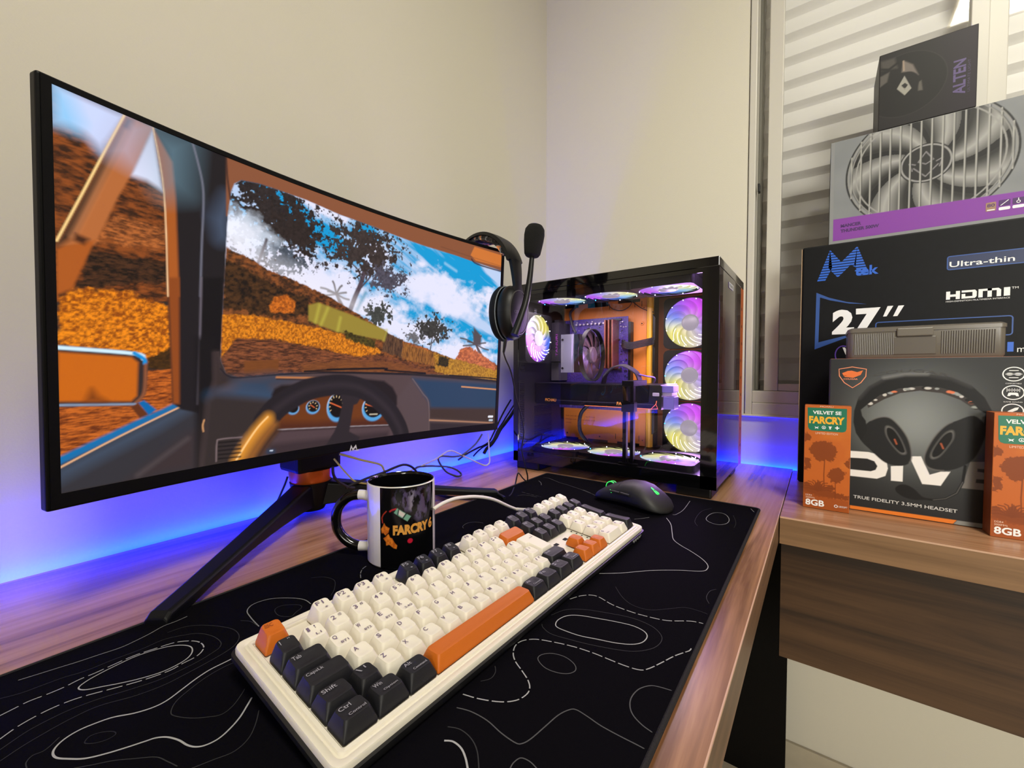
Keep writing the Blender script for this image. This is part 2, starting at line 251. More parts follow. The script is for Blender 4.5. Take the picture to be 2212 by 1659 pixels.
PICTURE = [('t',[(0,335.5),(89.5,324.4),(89.9,173.4),(-3,160.6)],(150,85,38),(66,40,24),9,3,1,3),('p',[(0,335.5),(49.4,333.9),(36.4,305.2),(29.8,293.8),(18.4,303.5),(10,305),(0.7,304.6)],(205,215,245),6,1),('p',[(0,335.5),(9.5,326.9),(15.1,313.2),(13.3,304.4),(0.7,304.6)],(125,200,240),10,0.8),('p',[(66.4,334.5),(74.2,277),(61.2,282.5),(48.8,282.6)],(228,232,252),3,1),('t',[(35.7,242.3),(77.4,242.1),(77.2,223.3),(24.2,217.2)],(190,115,60),(110,65,35),6,2,6,5),('t',[(19.6,207.7),(77.7,209.9),(77.6,190.8),(13,174.6)],(90,58,35),(35,25,18),5,2,4,6),('t',[(0.5,161.9),(11.5,174.5),(47.5,176.5),(79.1,167.3),(80,115.4),(60,110.9),(0.3,124.9)],(240,150,30),(150,80,15),3,2.5,5,7),('t',[(60,115.1),(80.1,127),(79.9,103.7),(61,106.7)],(90,60,20),(60,40,15),4,2,4,8),('t',[(-0.5,75.3),(61,103.9),(81.2,105.2),(80.9,65.5),(-0.4,29.8)],(205,115,45),(120,60,25),9,1.4,2,9),('p',[(45.4,333.7),(66.4,333.2),(49.8,283),(39.7,258.2),(24.2,213.6),(0.6,205.2),(0.7,210.3)],(186,116,66),1.2,1),('p',[(0.6,205.2),(24.2,217.2),(9.6,174),(-0.1,166.7)],(178,100,40),1.2,1),('p',[(46.4,333),(52.3,332.4),(39.1,294.4),(24.7,255.3),(11.1,217.1),(1,205.3),(0.6,209.2)],(74,52,38),2.5,1),('l',[(45.4,333.1),(30.7,293.1),(15.9,252.1),(0.7,210.7)],1.6,(248,215,150),0.6,1),('l',[(46.2,319.5),(32.4,279.6),(21,246.9),(10.2,216.9)],3,(205,140,95),3,0.7),('p',[(45.4,334.9),(67,333.4),(52.9,290.5),(32.6,296.3)],(190,190,215),14,0.65),('p',[(12,219.7),(20.6,217.4),(17,211.8),(11,213.7)],(80,45,25),2,1),('p',[(-0.1,125.5),(51.2,122),(57.8,118.1),(60.9,110.9),(58.8,81.5),(50.7,70.7),(-1,73.9)],(60,50,50),1,1),('l',[(-0.1,123.5),(51.2,119.8),(57.2,115)],3.2,(210,235,250),0.8,1),('l',[(50.6,120.1),(57.7,115),(58.4,110.9)],3.2,(20,150,215),0.8,1),('l',[(59,109.5),(57.5,83),(51.3,73.7)],2.5,(150,95,65),1.2,1),('l',[(-0.9,75.4),(50.7,72.1)],1.8,(150,165,190),0.8,1),('p',[(-0.2,119.9),(48.5,116.5),(53.3,111.5),(52.1,79.8),(47.7,75),(-0.9,78.3)],(202,112,24),1.5,1),('p',[(16.5,77.7),(20.4,87.6),(24.1,81),(29.9,76.6)],(120,62,16),4,1),('p',[(52.9,73.3),(57.4,75.3),(67.1,65.3),(60.6,60.2)],(0,112,175),0.8,1),('p',[(47.4,69.6),(52.9,72.8),(60.7,60.9),(53.9,58.4)],(110,60,30),0.8,1),('p',[(-1.7,31.3),(57.2,59.2),(72.4,65.5),(80.9,70.2),(89.1,67),(73.5,58.9),(-0.5,24.6)],(12,122,180),1.5,1),('p',[(-1.8,22.7),(88.5,66.6),(103.6,68.2),(106.9,41.3),(102.7,-0.4),(-0.9,0.1)],(62,60,66),1.5,1),('p',[(-1.9,20.2),(88.5,64.8),(97.6,64),(68.7,46.3),(-1.2,11.4)],(78,92,112),8,1),('p',[(45.6,-0.5),(93.5,37),(102.8,38.8),(101.4,-0.1)],(70,58,60),8,1),('l',[(-1.9,21.7),(37.6,42.4),(87.8,66.7)],1.6,(225,178,140),0.6,1),('l',[(52.2,3.5),(93.5,32.4)],3,(90,80,82),3,1),('p',[(66.8,333.2),(74.8,276),(76.8,177.3),(80.7,70.3),(88.3,63.5),(108.6,56.7),(123.6,88.5),(129.2,205.1),(131.5,280.1),(131,336)],(38,33,37),1,1),('p',[(66.6,332.6),(74.8,275.9),(78.1,177.4),(86.9,178.7),(84.5,274),(81.8,307.7)],(176,100,42),1.5,1),('p',[(77.5,195.5),(80.9,69.9),(86.6,69.5),(86.9,197.2)],(150,82,34),1.5,1),('l',[(66.6,332.6),(74.8,275.9),(77.3,177.3)],1.1,(250,210,165),0.6,1),('p',[(66.6,333.3),(96.7,333.1),(92.9,285.1),(74.8,278.5)],(120,150,165),22,0.75),('l',[(99.2,334.3),(103.5,318.2),(107.9,297.6),(108.8,276.7),(107.1,233.5),(105.6,181.5)],1.3,(135,135,150),1.2,1),('p',[(106.7,200.9),(126.9,204.7),(125.4,116.2),(118.9,90.8),(110.5,69.2),(105.6,47.8),(102.9,68.2)],(22,18,22),2,1),('l',[(106.7,200.9),(105.2,140.3),(102.9,68.2)],1.6,(120,112,122),1.2,1),('p',[(118.3,265.4),(131.2,291.6),(130.6,246.8),(123.7,245)],(110,130,160),14,0.6),('p',[(130.5,333.4),(596.3,345.5),(598.9,295.1),(130.6,271.6)],(146,94,66),1,1),('clip',[(132.7,275.2),(135.5,298.5),(139,308.7),(146.2,315.2),(165.9,318.7),(190.3,319.4),(224,319.1),(269.5,315.3),(320.6,314.4),(370.2,310.7),(424.9,308.2),(484.7,307),(550,302.3),(598.7,299.1),(599.2,84.8),(493.8,95.7),(376.7,99.4),(280,101.7),(200.9,100.2),(143.8,95.1),(130.7,100),(125,115.4),(127.8,184.1)]),('p',[(132.7,275.2),(135.5,298.5),(139,308.7),(146.2,315.2),(165.9,318.7),(190.3,319.4),(224,319.1),(269.5,315.3),(320.6,314.4),(370.2,310.7),(424.9,308.2),(484.7,307),(550,302.3),(598.7,299.1),(599.2,84.8),(493.8,95.7),(376.7,99.4),(280,101.7),(200.9,100.2),(143.8,95.1),(130.7,100),(125,115.4),(127.8,184.1)],(18,160,212),1,1),('cloud',[(130.5,310),(613.7,84.7)]),('c',(199.6,235.4),(60.7,27),(226,226,244),1),('c',(256.7,221.3),(66,25.9),(226,226,244),1),('c',(323.6,195.7),(76.8,20.4),(226,226,244),1),('c',(401.7,166.6),(88.8,22.5),(226,226,244),1),('c',(508,136.5),(84.8,27.8),(226,226,244),1),('c',(456.8,239.9),(72.3,30.6),(226,226,244),1),('c',(495,215.7),(45.4,19.7),(226,226,244),1),('c',(421.4,248.4),(50,13.6),(226,226,244),1),('c',(559.8,241.5),(45.2,18.2),(226,226,244),1),('c',(259.1,315.9),(38.3,14.5),(226,226,244),1),('c',(235.3,319.2),(23.7,8.8),(226,226,244),1),('c',(333.6,275.2),(24.7,20.2),(226,226,244),1),('c',(158.5,236.2),(51.7,31.5),(226,226,244),1),('c',(414.6,277.8),(11.3,6.7),(226,226,244),1),('c',(581.6,220.3),(24.7,15.9),(226,226,244),1),('c',(143.5,254.2),(30.7,21.4),(226,226,244),1),('l',[(463.9,288.5),(489,280)],2.5,(200,225,245),3,0.7),('f',(177.3,285.9),(58.2,46.4),(52,44,44),1),('f',(209.8,278.7),(37.7,32.2),(52,42,40),1),('f',(199.6,240.5),(25.3,15.2),(84,92,104),1),('c',(150.8,262.4),(34.8,21.6),(225,235,250),0.7),('l',[(163.3,224.6),(171.1,247.2),(174.2,257.6)],3.5,(110,105,112),1,1),('l',[(145,208.4),(147.9,233.8)],2,(100,85,75),1,1),('l',[(287.1,183.5),(296.6,208.3),(304.2,225.3),(309.6,242.1),(313.8,258.9)],7,(92,78,88),1,1),('l',[(306.5,223.7),(320.1,240),(326.9,253.4)],2.5,(92,80,88),0.8,1),('l',[(306.3,233.6),(299.1,248.1),(283.4,256.6)],2,(80,72,78),0.8,1),('f',(309.8,279.9),(58.4,37.2),(66,56,54),1),('f',(351.8,241.3),(31,18.8),(84,80,92),1),('l',[(300.4,191),(313.6,216.7)],5,(80,150,180),2,0.7),('l',[(267.3,208),(253.6,212.2),(244.7,212.9)],2.6,(92,84,82),1,1),('l',[(267.3,208),(259.7,209.7),(254.8,209.8)],2.6,(92,84,82),1,1),('l',[(267.3,208),(263.9,220.2),(261.8,224)],2.6,(92,84,82),1,1),('l',[(267.3,208),(272.2,217.2),(275.5,220.6)],2.6,(92,84,82),1,1),('l',[(267.3,208),(276.1,210.7),(282.2,212.1)],2.6,(92,84,82),1,1),('l',[(267.3,208),(278.9,203.9),(286.7,203)],2.6,(92,84,82),1,1),('l',[(267.3,208),(256.1,204.9),(248.9,203.4)],2.6,(92,84,82),1,1),('l',[(267.3,208),(271.2,198.5),(273.9,195.5)],2.6,(92,84,82),1,1),('l',[(267.3,208),(282.7,185)],4,(100,84,84),1,1),('l',[(540.3,153.4),(518,160.9),(503.7,162.8)],2.6,(92,84,82),1,1),('l',[(540.3,153.4),(528.1,156.6),(520.2,157.5)],2.6,(92,84,82),1,1),('l',[(540.3,153.4),(534.4,170.6),(530.9,176.2)],2.6,(92,84,82),1,1),('l',[(540.3,153.4),(547.8,165.6),(553,169.9)],2.6,(92,84,82),1,1),('l',[(540.3,153.4),(554.4,156.2),(563.9,157.4)],2.6,(92,84,82),1,1),('l',[(540.3,153.4),(559,146.5),(571.5,144.4)],2.6,(92,84,82),1,1),('l',[(540.3,153.4),(522.4,150.6),(510.7,149.3)],2.6,(92,84,82),1,1),('l',[(540.3,153.4),(547,140),(551.3,135.5)],2.6,(92,84,82),1,1),('l',[(540.3,153.4),(565.8,120)],4,(100,84,84),1,1),('p',[(533.8,185.4),(553,169.9),(552.2,151.4),(533.6,153.1)],(96,88,92),2,1),('f',(335.9,188.8),(22.4,16.6),(72,74,70),1),('f',(441.6,171.9),(33.2,21.1),(66,64,62),1),('l',[(437.1,133.8),(442,162.5)],2,(70,60,56),0.8,1),('f',(402.1,155.3),(16.9,11.3),(110,108,112),1),('l',[(127.8,250),(174.4,230.1),(236.9,212.5),(300.3,194.9)],16,(238,234,240),16,0.55),('c',(147.9,261.6),(23,18.4),(240,240,250),0.6),('t',[(125,240.4),(140.6,235.2),(160.1,230.3),(174.4,223.6),(199.8,218.5),(227.3,211),(257,202.7),(289.2,189.7),(324.1,175.2),(375.1,151.4),(431,140.6),(492.6,123.4),(541,137.8),(597.7,115.2),(599.5,79.3),(125,89.3)],(150,92,48),(70,46,30),6,4,2,11),('t',[(125,228.5),(166.5,214),(200,201.4),(225.5,198.2),(229.6,177.2),(186.5,167.4),(127.8,172)],(92,62,34),(36,26,18),5,4,6,12),('t',[(178,181.5),(187.9,194.5),(200,198),(210.8,189.2),(207.4,174.8),(179.7,173.4)],(215,125,40),(150,80,25),3,3,4,13),('t',[(375.1,151.4),(431,140.6),(449.7,115.1),(381.4,122.9)],(196,116,60),(130,80,45),4,3,3,14),('t',[(504.6,141.4),(523.8,150),(590.4,117.8),(591.3,101.4),(492.6,123.4)],(215,130,85),(160,90,60),4,3,4,15),('t',[(349,162.6),(383.1,151.9),(384,122.9),(344.8,132.6)],(120,88,62),(70,50,40),1.2,9,3,16),('t',[(383.3,147.4),(449,134.3),(449.9,110.3),(381.4,122.9)],(176,120,58),(110,72,38),1,9,3,17),('t',[(446,134.1),(598.2,104.2),(599.4,82),(450.5,95.8)],(200,150,55),(150,105,35),3,3,4,18),('t',[(458.2,129.8),(479.9,125.5),(477.4,110.6),(452.8,112.7)],(70,60,25),(40,36,18),3,3,4,19),('p',[(227.6,187.8),(241.1,193.1),(291.6,182.1),(348.9,165.8),(344.3,149.6),(268.2,156.6),(227.8,168)],(158,140,62),1.5,1),('l',[(243.1,189.7),(237.5,167.2)],4,(190,180,80),2,0.7),('l',[(255.2,187.5),(245.5,164.2)],4,(190,180,80),2,0.7),('l',[(274.2,176.4),(270.3,158.7)],4,(190,180,80),2,0.7),('l',[(351.5,165),(346.8,149.7)],4,(190,180,80),2,0.7),('t',[(125,164.1),(158.8,167.8),(200.3,163.7),(257.7,157.7),(324.9,144.3),(344.9,130.5),(301.9,122.9),(238,134.1),(183.3,141.9),(140.8,139.3),(125,117)],(232,150,36),(160,92,20),2.2,2.6,3,20),('t',[(278.9,159.4),(332,148.9),(332.3,136.3),(283.4,148)],(96,84,32),(60,50,20),3,3,4,21),('t',[(140.8,139.3),(183.3,140.2),(238,132.3),(301.9,122.9),(350,126.4),(478,95.7),(130.7,96.9),(125,113.9)],(150,92,58),(78,48,34),8,1.3,3,22),('t',[(219.1,110),(279.7,118.4),(376.2,116.1),(450.4,98.2),(219.2,99.1)],(140,88,48),(120,74,44),8,2,6,23),('p',[(149.8,114.3),(190.3,116.6),(189,100.3),(149.8,99.5)],(128,78,38),1,0.9),('unclip',),('p',[(520.2,314.3),(528.6,331.1),(598.9,328.7),(600.1,306.1),(533,306.8)],(208,128,64),1,1),('l',[(523.1,307.3),(536.6,301.1),(598.8,297.8)],2.5,(70,48,58),1,1),('l',[(453.9,314.7),(594.7,307.8)],1,(90,60,55),1,0.5),('l',[(130.5,333.4),(131.9,312),(134.8,290.8)],1.5,(60,40,40),1,1),('p',[(104.5,123.4),(123.6,124.1),(125,106.9),(130.8,99),(144.2,94.8),(190.2,97.4),(255.7,99.6),(403.3,95.6),(606.5,79.8),(613.7,-59.2),(104.1,-13.7)],(94,77,78),1,1),('p',[(101.9,138.2),(118.7,139.3),(119.4,93),(112.4,73.2),(108.2,31.9),(101.4,-13.1)],(26,22,25),4,1),('p',[(118.7,123.9),(124.3,124.1),(127.2,103.8),(144.2,94.8),(118,80.6),(118.7,93)],(66,54,52),4,1),('p',[(139.7,92.5),(179.8,97.5),(190.2,96.5),(215.8,92.5),(183.3,84.4),(179.9,70.6),(147.3,80.8)],(58,76,98),10,0.9),('p',[(115.2,76.1),(147.3,80.8),(179.9,74.1),(181.7,68.8),(132.3,73.5)],(40,92,128),12,0.8),('p',[(111.1,71.7),(119.4,77.4),(180,67.2),(190.7,27.3),(147.5,26.2),(138.3,-3.7),(104.1,-6)],(62,53,52),6,1),('p',[(403.5,90.9),(437.2,47.9),(440.5,-1.7),(400.9,-2.2),(374,58.2)],(96,80,82),3,1),('p',[(403.5,90.9),(606.5,78.4),(605.8,22.7),(442.1,37.8),(438.6,50.3)],(48,74,102),5,1),('p',[(440.5,39.1),(605.4,29.8),(606.9,-0.4),(441.2,20.5)],(74,58,52),4,1),('l',[(403.5,89.7),(424.6,65.4),(437.8,47.8),(440.8,-1.7)],1.3,(130,112,112),1,1),('l',[(441.3,18.1),(588.6,0.9)],2.6,(185,140,112),1.2,1),('p',[(441.4,14.3),(607.1,-3.3),(607.8,-17.8),(442.2,-5.6)],(60,50,54),3,1),('l',[(510.4,74.4),(596.1,67.2)],2.4,(215,155,110),0.8,1),('l',[(187.6,94.8),(255.8,92.6)],2.6,(190,130,85),1,1),('l',[(187.6,92.7),(251.6,89.9)],1.4,(60,45,45),0.8,1),('l',[(223.4,102),(277.1,105.1),(348.8,106.9)],1.8,(26,26,32),0.7,1),('l',[(255.6,104.4),(348.8,106.2),(354.1,103.6),(429.3,99.1)],2.6,(22,22,27),0.7,1),('l',[(223.4,102),(429.4,97.9)],1.6,(26,26,32),0.7,1),('l',[(481.8,95.3),(580.5,89.8),(598.8,87)],2.4,(26,26,32),0.7,1),('l',[(125,105.4),(132.3,97.7),(144.2,95.3),(190.2,98.3),(255.6,100),(403.3,96),(598.9,84.1)],1.2,(30,30,44),0.8,1),('p',[(181.6,74),(185,80.9),(193.8,85),(251.7,85.1),(255.7,93.7),(264.2,96),(300.1,92.1),(349.3,87.1),(365.4,76.7),(373.8,62.8),(374.2,49.1),(364,31.6),(359.4,7.1),(187.2,24.2)],(40,32,34),2,1),('p',[(190.5,57.6),(216.1,66.7),(256.1,73.2),(312.4,69.8),(349.9,66.1),(361.2,38.6),(359.1,18.5),(190.7,30)],(118,66,26),2,1),('p',[(190.7,38),(236.1,33.1),(358.8,27.5),(359.1,17.3),(190.7,29.4)],(74,36,34),6,0.8),('l',[(189.3,29.6),(359.1,17.5)],1.3,(170,160,165),0.8,1),('p',[(188.1,27.6),(359.2,15.7),(400.9,-2.2),(401.2,-11.8),(180.5,-6.7)],(92,74,78),2,1),('p',[(180.3,12.8),(248.7,10.3),(359.4,7.1),(359.8,-6.5),(171.9,-5.1)],(70,56,60),4,1),('e',(208.7,54.4),(7.8,7.1),(200,200,215),0.8,1),('e',(208.7,53.8),(7.6,6.9),(70,160,215),1.5,0.9),('e',(209,55.1),(6.7,6.1),(22,16,14),0.8,1),('e',(235.8,54.6),(9.6,8.9),(200,200,215),0.8,1),('e',(235.8,53.8),(9.3,8.6),(70,160,215),1.5,0.9),('e',(236.2,55.5),(8.3,7.7),(22,16,14),0.8,1),('e',(271.9,51.9),(16.2,19.8),(200,200,215),0.8,1),('e',(272,50.3),(15.7,19.2),(70,160,215),1.5,0.9),('e',(272.6,53.9),(13.9,17),(22,16,14),0.8,1),('e',(331.4,46.3),(19.8,19),(200,200,215),0.8,1),('e',(331.4,44.7),(19.2,18.4),(70,160,215),1.5,0.9),('e',(332.1,48.2),(17,16.3),(22,16,14),0.8,1),('l',[(231.4,52.9),(230.6,52.5)],1,(235,205,160),0.4,1),('l',[(230.8,56.4),(229.9,56.6)],1,(235,205,160),0.4,1),('l',[(232.5,59.3),(231.9,60.1)],1,(235,205,160),0.4,1),('l',[(235.7,60.3),(235.7,61.2)],1,(235,205,160),0.4,1),('l',[(239,58.9),(239.6,59.5)],1,(235,205,160),0.4,1),('l',[(240.9,55.7),(241.8,55.8)],1,(235,205,160),0.4,1),('l',[(240.3,52.2),(241.1,51.7)],1,(235,205,160),0.4,1),('l',[(262.2,48.1),(260.8,47.2)],1,(235,205,160),0.4,1),('l',[(260.9,53),(259.2,52.9)],1,(235,205,160),0.4,1),('l',[(261.2,58),(259.6,58.8)],1,(235,205,160),0.4,1),('l',[(263.1,62.3),(261.8,63.8)],1,(235,205,160),0.4,1),('l',[(266.3,65),(265.5,67)],1,(235,205,160),0.4,1),('l',[(270.2,65.9),(270.1,68)],1,(235,205,160),0.4,1),('l',[(274.1,64.6),(274.8,66.6)],1,(235,205,160),0.4,1),('l',[(277.5,61.4),(278.7,62.8)],1,(235,205,160),0.4,1),('l',[(279.6,56.8),(281.3,57.4)],1,(235,205,160),0.4,1),('l',[(280.1,51.7),(281.9,51.3)],1,(235,205,160),0.4,1),('l',[(279,46.8),(280.5,45.6)],1,(235,205,160),0.4,1),('l',[(320.5,43.1),(318.8,42.2)],1,(235,205,160),0.4,1),('l',[(318.9,48),(316.9,47.9)],1,(235,205,160),0.4,1),('l',[(319.3,52.9),(317.3,53.7)],1,(235,205,160),0.4,1),('l',[(321.6,57.1),(320,58.6)],1,(235,205,160),0.4,1),('l',[(325.5,59.9),(324.6,61.9)],1,(235,205,160),0.4,1),('l',[(330.3,60.7),(330.2,62.8)],1,(235,205,160),0.4,1),('l',[(335.1,59.4),(335.9,61.3)],1,(235,205,160),0.4,1),('l',[(339.3,56.1),(340.8,57.5)],1,(235,205,160),0.4,1),('l',[(341.9,51.5),(343.9,52.1)],1,(235,205,160),0.4,1),('l',[(342.6,46.4),(344.7,46)],1,(235,205,160),0.4,1),('l',[(341.1,41.6),(343,40.4)],1,(235,205,160),0.4,1),('l',[(261.6,58.2),(278.2,50.7)],1.4,(235,120,70),0.5,1),('l',[(317.7,52.6),(336.4,47)],1.4,(235,120,70),0.5,1),('l',[(232.8,57.2),(237.8,53.6)],1,(235,120,70),0.5,1),('l',[(325.4,37),(337.9,36.4)],2.2,(190,180,160),0.6,1),('p',[(275.5,71.4),(282.2,74.1),(300.5,73.4),(312.5,67.7),(303.3,54.5),(297.5,52.8),(291.3,14.9),(309.1,4.3),(302.3,-7.5),(251.1,-5.8),(267.8,17.8),(273,29.3),(279.2,55)],(54,46,51),1.2,1),('l',[(174.2,41.6),(187,56.1),(204.9,67.4),(227.6,77.7),(253.8,82.1),(282,82.9),(309.9,76.6),(337.3,60.1),(361.2,38.6),(379.5,11.8),(387,-10)],29,(44,38,43),1.2,1),('l',[(187,56.1),(204.9,67.4),(227.6,77.7),(253.8,82.1),(282,82.9),(309.9,76.6),(337.3,60.1),(361.2,38.6),(379.5,11.8),(387,-10)],5,(72,62,68),5,0.6),('p',[(141.1,-0.1),(147.5,11.2),(163.4,33.4),(176.7,47.4),(189.8,38.1),(188.1,27.6),(176.9,15.1),(166.9,1),(163.6,-8.7)],(150,100,50),4,1),('l',[(142.9,1.2),(153.8,18.6),(166.7,34.7),(177.5,45.6)],10,(236,165,60),6,0.9),('l',[(141.7,0.6),(152.2,17.2),(165,34.9),(177,46.9)],2,(252,205,140),0.8,1),('l',[(188.1,28.5),(176.9,15.1),(166.9,0.2)],6,(70,48,40),4,1),('l',[(122.9,23.4),(145.9,22.3)],1.6,(30,24,26),0.8,1),('l',[(122.9,19),(146,17.6)],1.6,(30,24,26),0.8,1),('l',[(122.9,14.5),(146,13)],1.6,(30,24,26),0.8,1),('l',[(122.9,10),(146,8.3)],1.6,(30,24,26),0.8,1),('l',[(122.9,5.5),(146,3.6)],1.6,(30,24,26),0.8,1),('l',[(120.7,3.1),(121.4,23.7),(125,27.1),(147.5,26.2)],1.2,(140,122,124),0.8,1),('l',[(178.7,4.2),(183.9,3.3)],6,(60,70,90),2,1),('l',[(180.4,4.8),(183,4.5)],1.5,(210,220,235),0.6,1),('l',[(108.3,38.1),(107.6,44.4),(109,50.4)],1.2,(225,170,120),0.8,1),('l',[(578.9,14.3),(588,13.8)],4.2,(232,232,240),0.6,1),('l',[(581.1,7.2),(587.6,6.7)],4,(190,200,210),0.6,1)]
BADGE_M = [[(6.3,-0.9),(3.3,9.3),(0.5,3.3),(-4.6,8.6),(-6.5,1.9),(-4.7,2.2),(-3.7,4.2),(0.5,-1.1),(2.6,5),(4.7,-1.2)],[(-4.1,-1.1),(-4.7,1.2),(-8.9,1),(-10.7,-1.5)]]
WHITE_CABLE = [(0.4228,0.1,0.0823),(0.4211,0.1,0.0688),(0.4197,0.1,0.0553),(0.4187,0.1,0.0418),(0.4177,0.1,0.0283),(0.4163,0.1,0.0173),(0.4199,0.1,0.0093),(0.4323,0.1,0.0075),(0.4495,0.1,0.0139),(0.4786,0.1,0.028),(0.5027,0.1,0.0396),(0.524,0.1,0.0505),(0.5412,0.1,0.0586),(0.553,0.1,0.0604),(0.5629,0.1,0.0584),(0.5743,0.1,0.055),(0.5901,0.1,0.0495),(0.6055,0.1,0.0464),(0.6195,0.1,0.0441),(0.6454,0.1,0.0398),(0.6652,0.1,0.0378)]
LOOP_CABLE = [(0.4442,0.1,0.0829),(0.4571,0.1,0.0709),(0.4688,0.1,0.0622),(0.4878,0.1,0.0536),(0.5134,0.1,0.0451),(0.5293,0.1,0.045),(0.5447,0.1,0.0468),(0.5646,0.1,0.0513),(0.5759,0.1,0.0527),(0.5831,0.1,0.0506),(0.5831,0.1,0.0448),(0.5784,0.1,0.037),(0.5697,0.1,0.026),(0.5583,0.1,0.0156),(0.5382,0.1,0.005),(0.532,0.1072,0.003),(0.5216,0.1049,0.003),(0.5164,0.1,0.0049),(0.526,0.1,0.013),(0.5415,0.1,0.0214),(0.5582,0.1,0.0275),(0.5745,0.1,0.0314),(0.5902,0.1,0.0347),(0.6055,0.1,0.038),(0.6352,0.1,0.0419),(0.6454,0.1,0.0398)]
BLACK_A = [(0.2405,0.06,0.1438),(0.259,0.06,0.125),(0.277,0.06,0.1097),(0.2896,0.06,0.1003),(0.3044,0.06,0.0898),(0.3237,0.06,0.0764),(0.3402,0.06,0.0588),(0.3586,0.06,0.044),(0.3787,0.06,0.0355),(0.3896,0.06,0.0246)]
BLACK_B = [(0.2769,0.06,0.152),(0.2995,0.06,0.131),(0.3189,0.06,0.1104),(0.3355,0.06,0.0901),(0.3517,0.06,0.0703),(0.3698,0.06,0.0512),(0.3917,0.06,0.0444),(0.4129,0.06,0.042),(0.4434,0.06,0.0358),(0.463,0.06,0.0309),(0.4819,0.06,0.0243)]
BLACK_C = [(0.2371,0.05,0.1462),(0.2608,0.05,0.1261),(0.2837,0.05,0.1067),(0.2986,0.05,0.093),(0.3228,0.05,0.0733),(0.3393,0.05,0.0533),(0.3554,0.05,0.0439),(0.3798,0.05,0.0388),(0.4013,0.05,0.0308),(0.4181,0.05,0.0213)]
YELLOW_A = [(0.8225,0.13,0.1001),(0.8122,0.13,0.0961),(0.7989,0.13,0.0903),(0.7806,0.13,0.083),(0.7613,0.13,0.0759),(0.7514,0.13,0.072),(0.7443,0.13,0.0673),(0.7408,0.13,0.0597),(0.7385,0.13,0.0565),(0.7371,0.13,0.0486)]
YELLOW_B = [(0.8323,0.13,0.0943),(0.8253,0.13,0.0852),(0.8169,0.13,0.0742),(0.8082,0.13,0.0637),(0.7994,0.13,0.0542),(0.7903,0.13,0.0485),(0.7763,0.13,0.0437),(0.7667,0.13,0.0401)]
BLACK_D = [(0.8405,0.14,0.0854),(0.8402,0.14,0.0762),(0.8375,0.14,0.0679),(0.8301,0.14,0.0594),(0.8192,0.14,0.0508),(0.8123,0.14,0.0469),(0.8043,0.14,0.0443)]
BLACK_E = [(0.8192,0.14,0.0476),(0.8096,0.14,0.0507),(0.797,0.14,0.0524),(0.7784,0.14,0.0554),(0.7476,0.14,0.0585),(0.7446,0.14,0.059),(0.7217,0.14,0.0629),(0.7059,0.14,0.0638),(0.6928,0.14,0.0595),(0.6828,0.14,0.0524),(0.6769,0.14,0.0453),(0.6744,0.14,0.0387)]
BLACK_F = [(0.8595,0.04,0.0591),(0.8638,0.04,0.0478),(0.8687,0.04,0.0375),(0.8744,0.04,0.0259),(0.8783,0.04,0.0196),(0.8772,0.04,0.0149),(0.8723,0.04,0.0116)]
KEYBOARD_CABLE = [(0.8415,0.36,0.0631),(0.8383,0.36,0.0643),(0.8237,0.36,0.0668),(0.8038,0.36,0.0671),(0.7828,0.36,0.0638),(0.7683,0.36,0.0608),(0.7545,0.36,0.0569),(0.7364,0.36,0.0507),(0.7173,0.36,0.0421),(0.6903,0.36,0.0274),(0.6702,0.36,0.0174)]
DESK_CABLE_A = [(0.6266,0.1317,0.004),(0.6326,0.1592,0.004),(0.6286,0.1772,0.004),(0.6176,0.1954,0.004),(0.6097,0.2093,0.004),(0.6118,0.2276,0.004),(0.615,0.2409,0.004)]
DESK_CABLE_B = [(0.6511,0.1577,0.0075),(0.6542,0.1955,0.0075),(0.6415,0.2245,0.0075),(0.6337,0.2466,0.0075),(0.6239,0.2486,0.0075),(0.6069,0.2474,0.0075),(0.5966,0.2521,0.0075),(0.5939,0.2617,0.0075),(0.6011,0.2799,0.0075),(0.6067,0.2892,0.0075)]
HEADSET_CABLE = [(0.5735,0.2661,0.2803),(0.5729,0.2614,0.2669),(0.5673,0.2614,0.2526),(0.5565,0.2651,0.2311),(0.5465,0.2654,0.2049),(0.5392,0.2644,0.1826),(0.523,0.2668,0.1414),(0.518,0.2663,0.1262),(0.5134,0.2661,0.1119),(0.5108,0.2629,0.0974),(0.5095,0.2586,0.0838),(0.5062,0.2563,0.0691),(0.4997,0.2567,0.0499),(0.4934,0.2573,0.0315),(0.4886,0.2577,0.0173),(0.4867,0.2565,0.0086),(0.4869,0.2548,0.0052),(0.4928,0.2495,0.0119),(0.4983,0.2459,0.0206),(0.501,0.2434,0.0234),(0.501,0.2403,0.0163),(0.5062,0.2403,0.003),(0.5437,0.2625,0.003),(0.57,0.277,0.003),(0.5852,0.2826,0.003)]
BIG_M = [[(723.9,412.9),(740,469.2),(761.5,442.9),(784.8,469.2),(800.5,424.3),(781.6,414.2),(774.5,434.5),(752.5,414.8),(735.2,438),(727.6,412.4)]]
